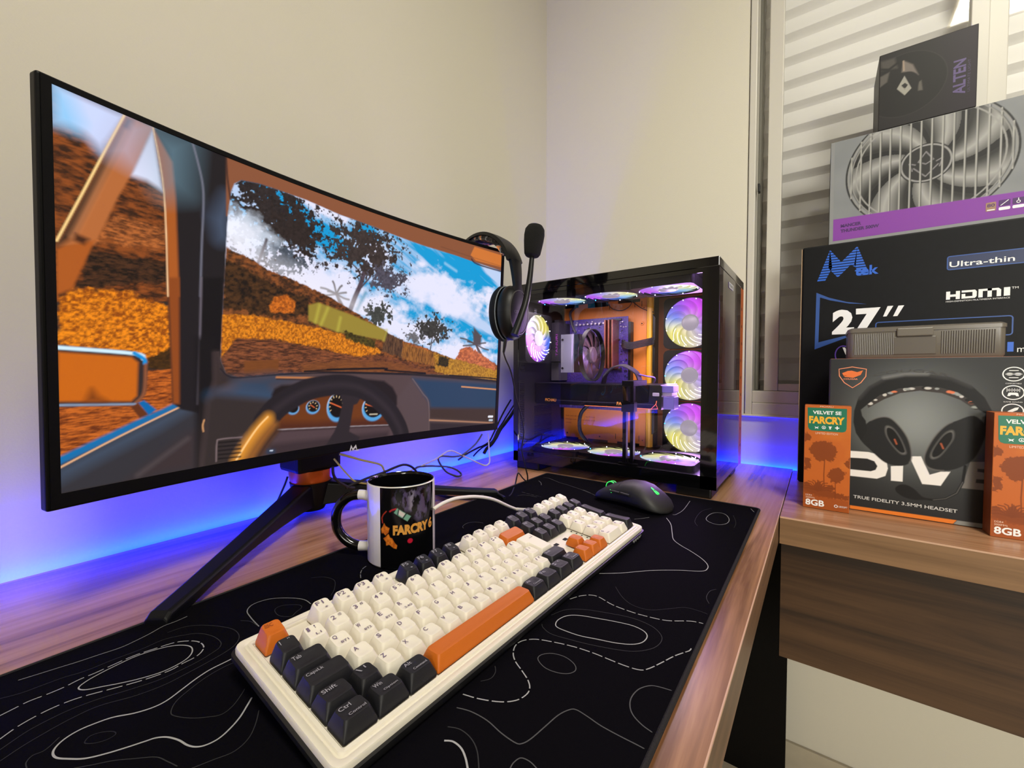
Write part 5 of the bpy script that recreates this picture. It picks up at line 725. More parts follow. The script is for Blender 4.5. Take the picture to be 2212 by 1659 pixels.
b = MB(); b.add([(.294, .5893, .3895), (.243, .5893, .3895), (.243, .5893, .4005), (.294, .5893, .4005)], [(0, 1, 2, 3)], mat('sticker_white', (210, 210, 214), .5)); b.text('PICHAU', (-.289, .3925, -.250, .3975), lambda u, v, d: (-u, .5895, v), 0, mat('sticker_grey', (120, 120, 126), .5)); PB_(b, 'sticker')
# --- fans
GR = mat('hub_glow', (34, 33, 36), .35, emit=(168, 160, 172), es=1.05); FRM = mat('fan_frame', (7, 7, 8), .5, spec=.2); FANM = paint('fan_glow', .35, 1.05, .4); FANB = paint('fan_blade_glow', .35, 1.45, .4); DOT = mat('led_point', (255, 255, 255), .4, emit=(235, 250, 255), es=2.6); DOTC = mat('led_point_cyan', (100, 220, 255), .4, emit=(40, 190, 255), es=4.); BLOB = mat('led_streak', (255, 250, 230), .4, emit=(250, 246, 225), es=1.6)  # hub base is dark; emission stands in for light falling on it
RB = [(0, (176, 88, 226)), (50, (212, 74, 236)), (95, (196, 84, 238)), (130, (136, 100, 226)), (160, (112, 140, 236)), (185, (196, 206, 190)), (210, (228, 222, 96)), (245, (216, 212, 128)), (285, (214, 208, 190)), (325, (168, 146, 226)), (360, (176, 88, 226))]
RB2 = [(0, (60, 110, 235)), (30, (222, 214, 70)), (70, (226, 222, 110)), (110, (196, 200, 190)), (150, (168, 150, 226)), (190, (190, 80, 230)), (240, (206, 86, 226)), (280, (150, 80, 226)), (310, (70, 70, 226)), (340, (50, 110, 230)), (360, (60, 110, 235))]
RB3 = [(0, (222, 226, 150)), (50, (226, 226, 190)), (100, (150, 150, 220)), (150, (170, 96, 226)), (200, (176, 76, 226)), (250, (70, 110, 226)), (300, (140, 190, 226)), (330, (214, 224, 170)), (360, (222, 226, 150))]
RB4 = [(0, (110, 110, 232)), (50, (214, 220, 190)), (100, (216, 218, 140)), (150, (222, 220, 150)), (190, (206, 212, 200)), (230, (150, 190, 226)), (275, (206, 86, 226)), (310, (176, 96, 230)), (340, (86, 96, 232)), (360, (110, 110, 232))]
def fan(name, fr, table, rot, dots=12, streaks=7):
    root = MB()
    def sqp(a): c, d = math.cos(a), math.sin(a); k = .0597/max(abs(c), abs(d)); k = min(k, .0795); return (c*k, d*k)
    sq = [sqp(2*PI*k/64) for k in range(64)]; ring = [(.0585*math.cos(2*PI*k/64), .0585*math.sin(2*PI*k/64)) for k in range(64)]
    root.loft([[fr(x, y, -.006) for x, y in ring], [fr(x, y, -.024) for x, y in ring], [fr(x, y, -.024) for x, y in sq], [fr(x, y, 0) for x, y in sq], [fr(x, y, 0) for x, y in ring], [fr(x, y, -.006) for x, y in ring]], FRM, False, False)
    o = PB_(root, name, smooth=True)
    def colr(a, r):
        a = math.degrees(a) % 360; k = next(i for i in range(len(table)-1) if table[i+1][0] >= a); (a0, c0), (a1, c1) = table[k], table[k+1]; t = (a-a0)/(a1-a0); c = [p+(q-p)*t for p, q in zip(c0, c1)]
        wv = max(0, min(1, (.036-r)/.02))*.55; return lin([p*(1-wv)+q*wv for p, q in zip(c, (206, 196, 216))])
    vs, fs, cs = [], [], []
    NR, NA = 7, 72
    for i in range(NR):
        r = .018+(.0575-.018)*i/(NR-1)
        for j in range(NA): a = 2*PI*j/NA; vs.append(Vector(fr(r*math.cos(a), r*math.sin(a), -.0048))); cs.append(colr(a, r))
    for i in range(NR-1):
        for j in range(NA): fs.append((i*NA+j, i*NA+(j+1) % NA, (i+1)*NA+(j+1) % NA, (i+1)*NA+j))
    nb = 11; fm = [0]*len(fs)
    for k in range(nb):
        b0 = len(vs); M = 9
        for i in range(M):
            t = i/(M-1); r = .019+.037*t; a = 2*PI*k/nb+rot+.75*t*t+.1*t; wdt = .20+.05*t
            for q, dz in ((-1, -.0042), (0, -.0028), (1, -.0012)): aa = a+q*wdt; vs.append(Vector(fr(r*math.cos(aa), r*math.sin(aa), dz))); c = colr(aa, r); f_ = (.72, .9, 1.05)[q+1]; cs.append((c[0]*f_, c[1]*f_, c[2]*f_, 1))
        for i in range(M-1):
            for q in range(2): fs.append((b0+i*3+q, b0+i*3+q+1, b0+i*3+q+4, b0+i*3+q+3)); fm.append(1)
    me = bpy.data.meshes.new('rotor'); me.from_pydata([tuple(v-PL_) for v in vs], [], fs); me.materials.append(FANM); me.materials.append(FANB); me.polygons.foreach_set('material_index', fm); me.polygons.foreach_set('use_smooth', [True]*len(fs))
    at = me.color_attributes.new('paint', 'FLOAT_COLOR', 'POINT'); at.data.foreach_set('color', [x for c in cs for x in c]); me.update(); ro = bpy.data.objects.new('rotor', me); COL.objects.link(ro); ro.parent = o
    hb = MB().lathe([(.0190, -.0048), (.0190, -.0008), (.0178, .0004), (.0168, -.0002), (.0150, .0004), (0, .0004)], GR, fr, 36); PB_(hb, 'hub', o, smooth=True)
    dt = MB(); 
    for k in range(dots):
        a = 2*PI*k/dots+.2+rot; c = (.0555*math.cos(a), .0555*math.sin(a)); m = DOTC if 170 < math.degrees(a) % 360 < 215 and k % 2 else DOT
        dt.lathe([(0, .0005), (.0009, .0002), (.0012, -.002)], m, lambda x, y, h_, c=c: fr(c[0]+x, c[1]+y, h_), 8)
    for k in range(streaks):
        a = math.radians(196+17*k)+rot*.3; P = [(r*math.cos(a+.45*((r-.03)/.02)**1.2), r*math.sin(a+.45*((r-.03)/.02)**1.2), -.0002) for r in np.linspace(.034, .053, 6)]
        dt.tube([fr(*p) for p in P], .0007, BLOB, 6)
    PB_(dt, 'led_ring', o)
    return o
for z_, r_ in ((.3420, .1), (.2195, .35), (.0970, .2)): fan('side_fan', lambda u, v, d, z_=z_: (.160+d, .4875+u, z_+v), RB, r_)
fan('rear_fan', lambda u, v, d: (.318-u, .1765+d, .3095+v), RB2, .2)
for k, y in enumerate((.236, .3585, .481)): fan('top_fan', lambda u, v, d, y=y: (.312+v, y+u, .3925-d), RB3, .3*k, 6, 0)
for k, y in enumerate((.247, .367, .487)): fan('bottom_fan', lambda u, v, d, y=y: (.312-v, y+u, .0535+d), RB4, .25*k, 7, 0)
# --- boards and cards
MBD = mat('board_purple_glow', (56, 38, 116), .45, var=.5, vscale=260); CMP = mat('component_silver', (170, 164, 176), .35, metal=.5); CMD = mat('component_dark', (24, 22, 28), .45); RMB = mat('memory_brown', (78, 36, 26), .4); RM2 = mat('memory_edge', (112, 60, 42), .4)  # navy-purple board, extra purple in its colour stands for a glow on it
b = MB().box(.1735, .1752, .152, .346, .130, .366, MBD); b.box(.1535, .1735, .338, .352, .130, .352, PK)
rg = random.Random(4)
for k in range(90):
    y = rg.uniform(.186, .342); z_ = rg.uniform(.30, .362) if k < 55 else rg.uniform(.205, .36)
    if z_ < .30: y = rg.uniform(.326, .344)
    s_ = rg.uniform(.0010, .0028); b.box(.1752, .1752+rg.uniform(.001, .004), y, y+s_*1.4, z_, z_+s_, CMP if rg.random() < .5 else CMD)
for k in range(10): b.lathe([(.0026, 0), (.0026, .007), (.002, .0075), (0, .0075)], CMP, lambda x, y, h_, k=k: (.1752+h_, .195+.011*k+x, .352+y), 12)
PB_(b, 'motherboard')
b = MB().box(.1752, .236, .1535, .184, .255, .356, mat('heat_cover', (34, 32, 38), .4)); b.box(.1752, .222, .1535, .176, .205, .252, mat('port_metal', (96, 94, 98), .4, metal=.5)); b.box(.1752, .21, .156, .170, .358, .366, CMD)
b.text('TANURI', (.268, -.181, .325, -.175), lambda u, v, d: (.2363, -v, u), 0, mat('magenta_print', (120, 44, 130), .5)); PB_(b, 'port_cover', bevel=.002)
b = MB()
for k in range(3): b.box(.1752, .214, .300+.0095*k, .3035+.0095*k, .236, .356, RMB); b.box(.214, .2155, .300+.0095*k, .3035+.0095*k, .237, .355, RM2)
b.box(.1752, .180, .296, .330, .232, .236, CMD).box(.1752, .180, .296, .330, .356, .361, CMD); PB_(b, 'memory_sticks', bevel=.0006)
b = MB().box(.250, .351, .256, .303, .2270, .3115, mat('fin_dark', (60, 56, 64), .3, metal=.8))
CHR = mat('chrome', (196, 202, 216), .28, metal=.75)
b.loft([[(.3525+h_, y, z_) for y, h_ in ((.2565, -.001), (.2575, .001), (.265, -.001), (.274, .0012), (.283, -.0008), (.2885, .0014), (.2895, -.001))] for z_ in (.2265, .312)], CHR)
for z_ in (.236, .300): b.lathe([(0, .001), (.0028, .001), (.0028, 0)], CMD, lambda x, y, h_, z_=z_: (.3534+h_, .2615+x, z_+y), 10)
ck = PB_(b, 'cooler', smooth=True, ang=40)
b = MB(); FS = mat('smoky_fan', (54, 42, 46), .25, coat=.3); FS2 = mat('smoky_frame', (10, 9, 10), .6, spec=.15); FSH = mat('smoky_hub', (70, 58, 62), .35)
cf = lambda x, y, h_: (.300-x, .3145+h_, .2665+y)
b.lathe([(.058, -.010), (.0600, -.010), (.0600, 0), (.058, 0), (.0575, -.004), (.058, -.010)], FS2, cf, 48); b.lathe([(.018, -.008), (.0575, -.012)], FS, cf, 48)
for k in range(9):
    rr = []
    for i in range(7): t = i/6; r = .018+.038*t; a = 2*PI*k/9+.5*t; rr.append([cf(r*math.cos(a-.25), r*math.sin(a-.25), -.0115), cf(r*math.cos(a+.25), r*math.sin(a+.25), -.006)])
    b.loft(rr, FS, False, False, False)
b.lathe([(.019, -.012), (.0190, -.003), (.016, -.001), (.012, -.0016), (.0075, -.0005), (0, -.0005)], FSH, cf, 32); PB_(b, 'cooler_fan', ck, smooth=True, ang=40)
# graphics card
GPK = mat('card_black', (5, 5, 6), .4, spec=.25); GTX = mat('card_gold', (214, 142, 58), .4); GLN = mat('card_orange_line', (232, 120, 40), .4, emit=(240, 120, 50), es=.5); NEO = mat('neon_orange', (255, 110, 60), .4, emit=(255, 96, 56), es=1.6)
b = MB().box(.178, .2985, .1535, .466, .1485, .1985, GPK).box(.1775, .30, .153, .465, .1985, .2005, mat('card_backplate', (10, 9, 10), .35, spec=.3)).box(.2985, .2992, .20, .45, .158, .160, CMD)
gf = lambda u, v, d: (.2998+d, u, v)
b.text('PICHAU', (.183, .1555, .214, .1625), gf, .0004, GTX, bold=.01); b.text('FARCRY', (.369, .1545, .407, .1615), gf, .0004, GTX, bold=.03); b.box(.2990, .3002, .29, .447, .1490, .1500, GLN); gp = PB_(b, 'graphics_card', bevel=.0012)
b = MB(); b.tube([(.3008, .4555, .1600), (.3008, .4450, .1495), (.3008, .4595, .1505)], .0006, NEO, 6, True); b.tube([(.3008, .4555, .160), (.3008, .457, .167)], .0005, NEO, 6); PB_(b, 'neon_triangle', gp)
b = MB().box(.255, .296, .466, .489, .185, .199, mat('plug_violet', (92, 84, 150), .4)).box(.26, .294, .466, .486, .178, .185, CMP).box(.262, .296, .469, .491, .150, .176, MATS['plug_violet']).box(.299, .301, .448, .462, .177, .184, CMP); PB_(b, 'power_plug', gp, bevel=.002)
PST = mat('post_black', (7, 7, 8), .6, spec=.1)
b = MB().box(.366, .378, .4130, .4205, .0415, .2095, PST).box(.366, .378, .4285, .4355, .0415, .2095, PST).box(.362, .380, .4110, .4375, .148, .168, PST).box(.300, .380, .412, .436, .199, .2105, PST).box(.340, .381, .405, .445, .0415, .046, PST); PB_(b, 'card_support', bevel=.001)
CS = mat('sleeved_cable', (30, 28, 36), .55)
def pcab(pts, r, m=CS, nstr=1, off=(0, 0, 0)):
    q = MB()
    for k in range(nstr): q.tube(crv([Vector(p)+Vector(off)*k for p in pts], 5), r, m, 8)
    return PB_(q, 'internal_cable', smooth=True)
pcab([(.25, .275, .146), (.25, .258, .128), (.25, .252, .105), (.25, .2545, .080), (.25, .267, .062), (.25, .288, .046)], .0048, mat('glossy_hose', (16, 18, 30), .2))
pcab([(.275, .322, .200), (.298, .337, .220), (.300, .355, .2365), (.300, .378, .2415), (.296, .395, .234), (.288, .407, .222), (.280, .412, .200)], .0016, CS, 7, (-.0030, .0002, .0004))
pcab([(.178, .331, .292), (.190, .340, .288), (.188, .356, .284), (.176, .380, .289), (.158, .404, .296)], .0015, CS, 6, (.0005, .0004, .0030))
pcab([(.27, .408, .222), (.24, .415, .218), (.20, .420, .214), (.155, .4035, .2)], .0018, mat('violet_ribbon', (86, 70, 140), .4), 4, (.0028, .001, 0))
pcab([(.162, .283, .408), (.165, .300, .389), (.163, .325, .383), (.163, .345, .392), (.163, .352, .406)], .0010, CMD)
pcab([(.163, .350, .404), (.163, .372, .386), (.161, .392, .376), (.157, .406, .372)], .0010, CMD)
pcab([(.170, .200, .402), (.186, .192, .385), (.190, .196, .366), (.192, .203, .345), (.19, .21, .33)], .0026, CS, 3, (.004, .001, 0))
pcab([(.36, .158, .056), (.34, .175, .0555), (.31, .192, .050), (.28, .21, .043)], .0018, CMD)

# the light the fans throw into and out of the case
def fl(name, loc, rot, power, col):
    l = bpy.data.lights.new(name, 'AREA'); l.shape = 'DISK'; l.size = .10; l.energy = power; l.color = col; o = bpy.data.objects.new(name, l); o.location = loc; o.rotation_euler = rot; COL.objects.link(o)
for k, y in enumerate((.236, .3585, .481)):
    fl('top_fan_light', (.312, y, .390), (0, 0, 0), .75, (1., .84, .92)); fl('bottom_fan_light', (.312, y+.008, .057), (PI, 0, 0), .35, (.95, .85, 1.))
for z_ in (.342, .2195, .097): fl('side_fan_light', (.164, .4875, z_), (0, -PI/2, 0), .6, (.58, .30, 1.))
fl('rear_fan_light', (.318, .180, .3095), (PI/2, 0, PI), .4, (.85, .6, 1.))

# ================================================================== product boxes on the side desk
def carton(name, label, cat, x0, x1, y0, y1, z0, z1, mats, rot=0., bevel=.0012):
    t = thing(name, label, cat, ((x0+x1)/2, (y0+y1)/2, z0)); c = Vector(t.location); t.rotation_euler = (0, 0, rot)
    mf_, ms_, mt_ = mats; m = MB(); V = [(x, y, z) for x in (x0, x1) for y in (y0, y1) for z in (z0, z1)]; V = [tuple(Vector(v)-c) for v in V]
    m.add(V, [(4, 6, 7, 5)], mf_); m.add(V, [(0, 1, 3, 2), (0, 4, 5, 1), (2, 3, 7, 6)], ms_); m.add(V, [(1, 5, 7, 3), (0, 2, 6, 4)], mt_)
    return t, c, m
def merge(m):   # weld doubles so that bevels work
    key = {}; rem = []; v2 = []
    for v in m.v:
        k = tuple(round(a, 6) for a in v)
        if k not in key: key[k] = len(v2); v2.append(v)
        rem.append(key[k])
    m.v = v2; m.f = [tuple(rem[i] for i in f) for f in m.f]; return m
def pf(x, c): return lambda u, v, d=0.: (x+d-c.x, u/1000-c.y, v/1000-c.z)
BKB = mat('box_black', (7, 8, 12), .5, var=.25, vscale=90, spec=.2); BKS = mat('box_black_side', (8, 8, 10), .5, spec=.2); KRF = mat('kraft_edge', (176, 148, 118), .7)
BLU = mat('print_blue', (30, 96, 206), .45); BLD = mat('print_dark_blue', (14, 34, 78), .45); WHT = mat('print_white', (236, 236, 236), .45); BLM = mat('print_mid_blue', (38, 78, 150), .45)
def rc(k, P): (a, b_), (c, d_) = P[k][0], P[k][1]; return (min(a, c), min(b_, d_), max(a, c), max(b_, d_))
# --- big monitor carton
t, c, m = carton('monitor_box', 'largest black cardboard box on the side desk, with blue and white 27 inch print', 'box', .012, .139, .699, 1.36, .0, .481, (BKB, BKS, BKS))
merge(m).build('carton', t, bevel=.003)
b = MB(); f = pf(.1391, c); P = BIG
M_ = [(728, 413), (741, 469.5), (763, 441), (784, 470), (799.5, 427), (791, 415), (782.5, 414), (773.5, 437), (752.5, 414.5), (737.5, 436)]
Mo = [(724, 410), (744, 469.5), (762, 444), (786, 470), (806, 414), (788, 414), (780, 436), (756.5, 414.5), (742, 436), (736, 410)]
for k in range(12):      # the striped M
    za, zb = 410+5.*k, 413.4+5.*k
    for poly_ in ([(724, 409), (737, 409), (748, 434), (744, 469.5)], [(744, 469.5), (762, 443), (777, 436), (757, 413.5), (742, 434)], [(786, 470), (762, 443), (775, 437), (784, 430)], [(786, 470), (782, 436), (790, 413), (805, 413)]):
        Q = list(poly_)
        for lim, sg in ((za, 1), (zb, -1)):
            o = []
            for i in range(len(Q)):
                p, q = Q[i], Q[(i+1) % len(Q)]; pi, qi = (p[1]-lim)*sg >= 0, (q[1]-lim)*sg >= 0
                if pi: o.append(p)
                if pi != qi: s_ = (lim-p[1])/(q[1]-p[1]); o.append((p[0]+(q[0]-p[0])*s_, lim))
            Q = o
            if not Q: break
        if len(Q) > 2: b.face(Q, f, .0001, BLU)
b.text('tek', (783, 413, 818, 431), f, .0002, BLU, bold=.03)
fo = [(723.5, 387), (744, 376), (772, 365), (802, 357.5)]; fi = [(802, 356.6), (776, 361.5), (746, 371), (729.5, 378.5), (728.5, 287), (773, 299), (773, 295), (750, 285), (722.5, 274)]
for q in ([(723.5, 387.5), (744, 375.5), (772, 364.5), (802, 357.6), (776, 361), (746, 370), (729.5, 377.5)], [(723.5, 387.5), (729.5, 377.5), (728.5, 287.5), (722.5, 273.5)], [(722.5, 273.5), (728.5, 287.5), (773, 299.5), (773, 295)]): b.face(q, f, .0001, BLM)
b.text('2', (750, 302, 784, 350), f, .0002, WHT, bold=.06); b.text('7', (787, 307, 823, 350), f, .0002, WHT, shear=-.02, bold=.06)
b.face([(826, 332), (831, 332), (840, 351), (832, 351)], f, .0002, WHT); b.face([(840, 331.5), (846, 331.5), (855, 350.5), (847, 350.5)], f, .0002, WHT)
def pill(u0, v0, u1, v1, r, col, wd): b.ribbon(rrect(u1-u0, v1-v0, r, 4, (u0+u1)/2, (v0+v1)/2), wd, f, .0001, col, True)
b.face(rrect(100, 23, 3, 4, 960, 418.5), f, .00005, BLD); pill(909.5, 407, 1010, 430, 3, BLM, 1.6); b.text('Ultra-thin', (912, 411, 988, 420.5), f, .0003, WHT, bold=.01)
pill(816, 290, 988, 321.5, 4, BLM, 1.8)
for (u0, u1, parts) in ((909, 926, 'H'), (928, 946, 'D'), (948, 974, 'm'), (977, 984, 'I')):
    v0, v1 = 355, 369
    if parts == 'H': q = [[(u0, v0), (u0+5, v0), (u0+5, v1), (u0, v1)], [(u1-5, v0), (u1, v0), (u1, v1), (u1-5, v1)], [(u0+5, 359.5), (u1-5, 359.5), (u1-5, 363.5), (u0+5, 363.5)]]
    elif parts == 'D': q = [[(u0, v0), (u1-2, v0), (u1, v0+3), (u1, v1-3), (u1-2, v1), (u0, v1), (u0, v1-3.5), (u1-5, v1-3.5), (u1-5, v0+3.5), (u0, v0+3.5)], [(u0, v0+3.5), (u0+4.5, v0+3.5), (u0+4.5, 363), (u0, 363)]]
    elif parts == 'm': q = [[(u0, v0), (u0+5, v0), (u0+5, v1), (u0, v1)], [(u0+10.5, v0), (u0+15.5, v0), (u0+15.5, v1), (u0+10.5, v1)], [(u1-5, v0), (u1, v0), (u1, v1-3), (u1-3, v1), (u1-5, v1)], [(u0+5, v1-3.5), (u1-5, v1-3.5), (u1-5, v1), (u0+5, v1)]]
    else: q = [[(u0, v0), (u1, v0), (u1, v1), (u0, v1)]]
    for z_ in q: b.face(z_, f, .0002, WHT)
b.text('HIGH-DEFINITION MULTIMEDIA INTERFACE', (909, 350.3, 984, 352.8), f, .0002, WHT); b.text('TM', (985.5, 365.5, 993, 369), f, .0002, WHT)
b.text('1', (983, 262, 990, 278), f, .0002, BLU, bold=.03); b.text('ms', (994, 261, 1008, 268), f, .0002, WHT)
b.ribbon([(768+12*math.cos(a), 262+17*math.sin(a)) for a in np.linspace(0, 2*PI, 25)[:-1]], 2, f, .0001, mat('print_violet', (96, 66, 170), .4), True); b.face([(767, 276), (771, 276), (776, 262), (772, 262)], f, .0002, WHT)
b.build('front_print', t)
MB().box(-.0655, .0625, -.3318, -.3306, .003, .478, KRF).build('flap_edge', t)
# --- power supply box
GRY = mat('box_grey', (132, 134, 136), .45); PUR = mat('box_purple', (128, 62, 156), .45)
t, c, m = carton('power_supply_box', 'grey and purple box printed with a large caged fan, lying on the largest black box', 'box', .020, .125, .7415, 1.06, .4815, .684, (GRY, BKS, BKS))
merge(m).build('carton', t, bevel=.0012)
f = pf(.1251, c); cv = Canvas(748, 1059, 489, 683, 360, 230, (134, 137, 140)); n = fbm(cv.U/50, cv.V/50, 2, 3)
W = (slice(0, 230), slice(0, 360)); cv.comp(W, np.clip((n-.3)*1.2, 0, .5), (116, 120, 124))
FC = (880, 606); RX, RY = 114, 112
cv.ell(FC, (RX, RY), (40, 41, 42), .6); cv.ell(FC, (RX-3, RY-3), (134, 136, 138), .6); cv.ell(FC, (RX-7, RY-7), (64, 65, 66), .6)
r = np.sqrt((cv.U-FC[0])**2+(cv.V-FC[1])**2); th = np.arctan2(cv.V-FC[1], cv.U-FC[0]); ph = ((th-.0075*r+.5)/(2*PI/7)) % 1.0
bl = (ph < .84)*1.0; sh = np.clip(1-np.abs(ph-.30)*1.9, .10, 1)
col = np.array(lin((176, 176, 174))[:3])*(sh**1.6*.8+.04)[..., None]*bl[..., None]+np.array(lin((30, 30, 31))[:3])*(1-bl)[..., None]
A = np.clip((RX-9-r), 0, 1)*np.clip(r-30, 0, 1); cv.comp(W, A, col)
cv.ell(FC, (36, 35), (36, 36, 37), .6); cv.ell(FC, (34, 33), (150, 150, 150), .6); cv.ell(FC, (31.5, 30.5), (42, 42, 43), .6)
for P in ([(-16, -6), (0, -24), (16, -6)], [(-10, 4), (0, 20), (10, 4), (0, -2), (-10, 4)], [(-18, -10), (-22, 4), (-14, 0)], [(18, -10), (22, 4), (14, 0)]): cv.line([(FC[0]+x, FC[1]+y) for x, y in P], 1.8, (128, 126, 130), .5)
for k in range(16):
    u = FC[0]-105+14*k; hh = math.sqrt(max(0, (RX-2)**2-(u-FC[0])**2)); cv.line([(u+1.2, FC[1]-hh), (u+1.2, FC[1]+hh)], 1.6, (50, 50, 50), .4); cv.line([(u, FC[1]-hh), (u, FC[1]+hh)], 1.9, (168, 168, 164), .4)
cv.ribbon = None
for rr in (98,): cv.line([(FC[0]+rr*math.cos(a), FC[1]+rr*math.sin(a)) for a in np.linspace(0, 2*PI, 60)], 2.2, (150, 150, 148), .4)
for rr in (110, 105): cv.line([(FC[0]+rr*math.cos(a), FC[1]+rr*math.sin(a)) for a in np.linspace(0, 2*PI, 60)], 1.8, (140, 140, 138), .4)
cv.poly([(748, 488), (748, 532), (1060, 526), (1060, 488)], (130, 64, 158), .5)
CP = paint('carton_print', .45, 0, .3)
b = MB(); PDK = mat('print_dark_violet', (66, 22, 92), .5); b.text('MANCER', (760, 513.5, 791.5, 520), f, .0002, PDK, bold=.05); b.text('THUNDER 500W', (760, 503.5, 818, 510), f, .0002, PDK, bold=.05)
b.face(rrect(12, 15, 1.5, 3, 962, 509), f, .0002, mat('print_bronze', (150, 116, 90), .4)); b.text('80', (957.5, 508.5, 966.5, 514), f, .0003, PDK, bold=.02); b.face([(957.5, 502.8), (966.5, 502.8), (966.5, 504.4), (957.5, 504.4)], f, .0003, WHT)
for u in (977.5, 993, 1009): b.face(rrect(13, 10, 1, 3, u, 512.5), f, .0002, PDK); b.face(rrect(13, 5, 1.5, 3, u, 503.2), f, .0002, WHT)
b.ribbon([(973, 508.5), (977, 512), (982, 516.5)], 1., f, .0003, WHT); b.ribbon([(993, 517), (993, 513)], 1., f, .0003, WHT); b.ribbon([(993+2*math.cos(a), 511+2*math.sin(a)) for a in np.linspace(0, 2*PI, 13)[:-1]], .9, f, .0003, WHT, True)
cv.build('front_print', CP, f, t, b)
# --- small cooler box on top
CBX = mat('box_charcoal', (30, 26, 28), .45); CBS = mat('box_charcoal_side', (58, 56, 56), .5)
t, c, m = carton('cooler_box', 'small black square box with a dark fan picture, topmost of the stack by the window', 'box', .018, .125, .8125, .941, .6845, .824, (CBX, CBS, CBX), 0.)
merge(m).build('carton', t, bevel=.001)
f = pf(.1251, c); cv = Canvas(813.5, 940, 685.5, 823, 170, 185, (30, 27, 28)); W = (slice(0, 185), slice(0, 170))
cv.comp(W, np.clip((cv.U-880)/70, 0, .8), (34, 24, 36)); cv.ell((848, 757), (57, 57), (44, 42, 42), .6); cv.ell((848, 757), (55.8, 55.8), (22, 20, 20), .8)
cv.poly([(846, 801), (859, 789), (867, 767), (857, 776), (844, 781)], (112, 104, 98), 1.5); cv.line([(846, 800), (847, 783)], 1.5, (170, 150, 130), 1.2)
cv.poly([(814, 812), (834, 811), (838, 791), (816, 795)], (70, 66, 62), 2.5); cv.poly([(814, 784), (827, 788), (824, 771), (814, 765)], (84, 80, 76), 1.5); cv.poly([(867, 754), (871, 756), (873, 738), (867, 739)], (90, 86, 80), 1.2)
cv.line([(816, 797), (826, 793), (838, 800)], 4, (14, 13, 13), 1.5); cv.ell((849, 757), (19, 22), (20, 18, 18), 1.); cv.poly([(848, 773), (858, 747), (849, 737.5), (838, 753)], (150, 148, 140), .6); cv.poly([(844, 757), (849, 760), (853, 755), (849, 748)], (34, 32, 32), .6); cv.line([(845, 752), (849, 749.5), (852, 751)], 1.0, (150, 148, 140), .4)
b = MB(); b.text('ALTEN', (712, -927, 772, -911.5), lambda u, v, d: f(-v, u, d), .0002, mat('print_dull_violet', (76, 58, 112), .45), bold=.03); b.text('ULTIMATE LIGHT', (713, -932.5, 768, -929.3), lambda u, v, d: f(-v, u, d), .0002, mat('print_dim_violet', (60, 46, 84), .45)); cv.build('front_print', CP, f, t, b)
# --- headset box
HBK = mat('headset_box_front', (40, 41, 42), .45); HSD = mat('headset_box_side', (34, 26, 24), .5); HTP = mat('headset_box_top', (168, 92, 62), .5)
t, c, m = carton('headset_box', 'dark grey headset box with orange edge, standing between the two small orange boxes', 'box', .196, .297, .7465, .9725, .0, .2505, (HBK, HSD, HTP))
merge(m).build('carton', t, bevel=.001)
f = pf(.2971, c); cv = Canvas(747.5, 971.5, .8, 249.5, 330, 366, (40, 41, 42)); W = (slice(0, 366), slice(0, 330)); D_ = DIVE
SM = lambda P: [(q.x, q.y) for q in crv([(a, c_, 0) for a, c_ in P], 5, True)]
for k in ('cupL', 'cupR', 'holeL', 'holeR', 'mic'): D_[k] = SM(D_[k])
gl = np.exp(-(((cv.U-850)/62)**2+((cv.V-150)/70)**2)); cv.comp(W, np.clip(gl*.95, 0, 1), (138, 142, 140)); cv.comp(W, np.clip((.5-cv.V/250)*1.1, 0, .7), (24, 24, 27))
OW = (236, 232, 228)
for k in ('D1', 'I', 'V'): cv.poly(D_[k], OW, .4)
cv.poly(D_['D2'], (34, 33, 34), .4)
cv.poly(D_['E'], (120, 116, 112), .5)
cv.poly(D_['cupR'], (26, 26, 27), .8); cv.poly(D_['cupL'], (28, 28, 29), .8)
for cc, hh in (('cupL', 'holeL'), ('cupR', 'holeR')):
    q = D_[cc]; cx_, cy_ = np.mean([p[0] for p in q]), np.mean([p[1] for p in q])
    cv.line(q[2:32], 1.2, (112, 108, 104), 1.2, .8)
    cv.poly([(p[0]+(0), p[1]) for p in D_[hh]], (120, 118, 115), 1.8, .75); h2 = D_[hh]; hx, hy = np.mean([p[0] for p in h2]), np.mean([p[1] for p in h2]); cv.poly([(hx+(p[0]-hx)*.88, hy+(p[1]-hy)*.88) for p in h2], (12, 11, 11), .8)
    cv.line([(hx-1.5, hy+2), (hx+1, hy-5)], 1.8, (190, 96, 60), .8, .8)
cv.poly(D_['pad_i'], (58, 52, 50), .5)
rg = random.Random(3)
P_ = D_['pad_i'][:8]
for (ax_, ay_), (bx_, by_) in zip(P_, P_[1:]):
    for k in range(3):
        t_ = rg.random(); x, y = ax_+(bx_-ax_)*t_, ay_+(by_-ay_)*t_-2; cv.ell((x, y), (2.2+rg.random()*2, 1.5+rg.random()), rg.choice([(220, 120, 80), (150, 154, 150), (24, 22, 22), (200, 196, 190)]), .4)
cv.poly(D_['band_o'], (24, 24, 25), .6); q = D_['band_o']; cv.line(q[2:9], 5, (70, 70, 70), 4, .8); cv.line(q[4:7], 3, (140, 140, 138), 3, .7)
cv.line(D_['boom'], 3.2, (16, 16, 17), .5); cv.line(D_['boom'][1:5], 1.0, (96, 94, 92), .5, .8); cv.poly(D_['mic'], (20, 19, 20), .8)
cv.poly(D_['stripe'], (226, 122, 40), .4); cv.poly(D_['stripe2'], (134, 134, 130), .4)
b = MB(); ORP = mat('print_orange', (226, 112, 48), .45); ORL = mat('print_orange_line', (230, 140, 100), .45)
b.ribbon(D_['shield'], 1.3, f, .0002, ORL, True)
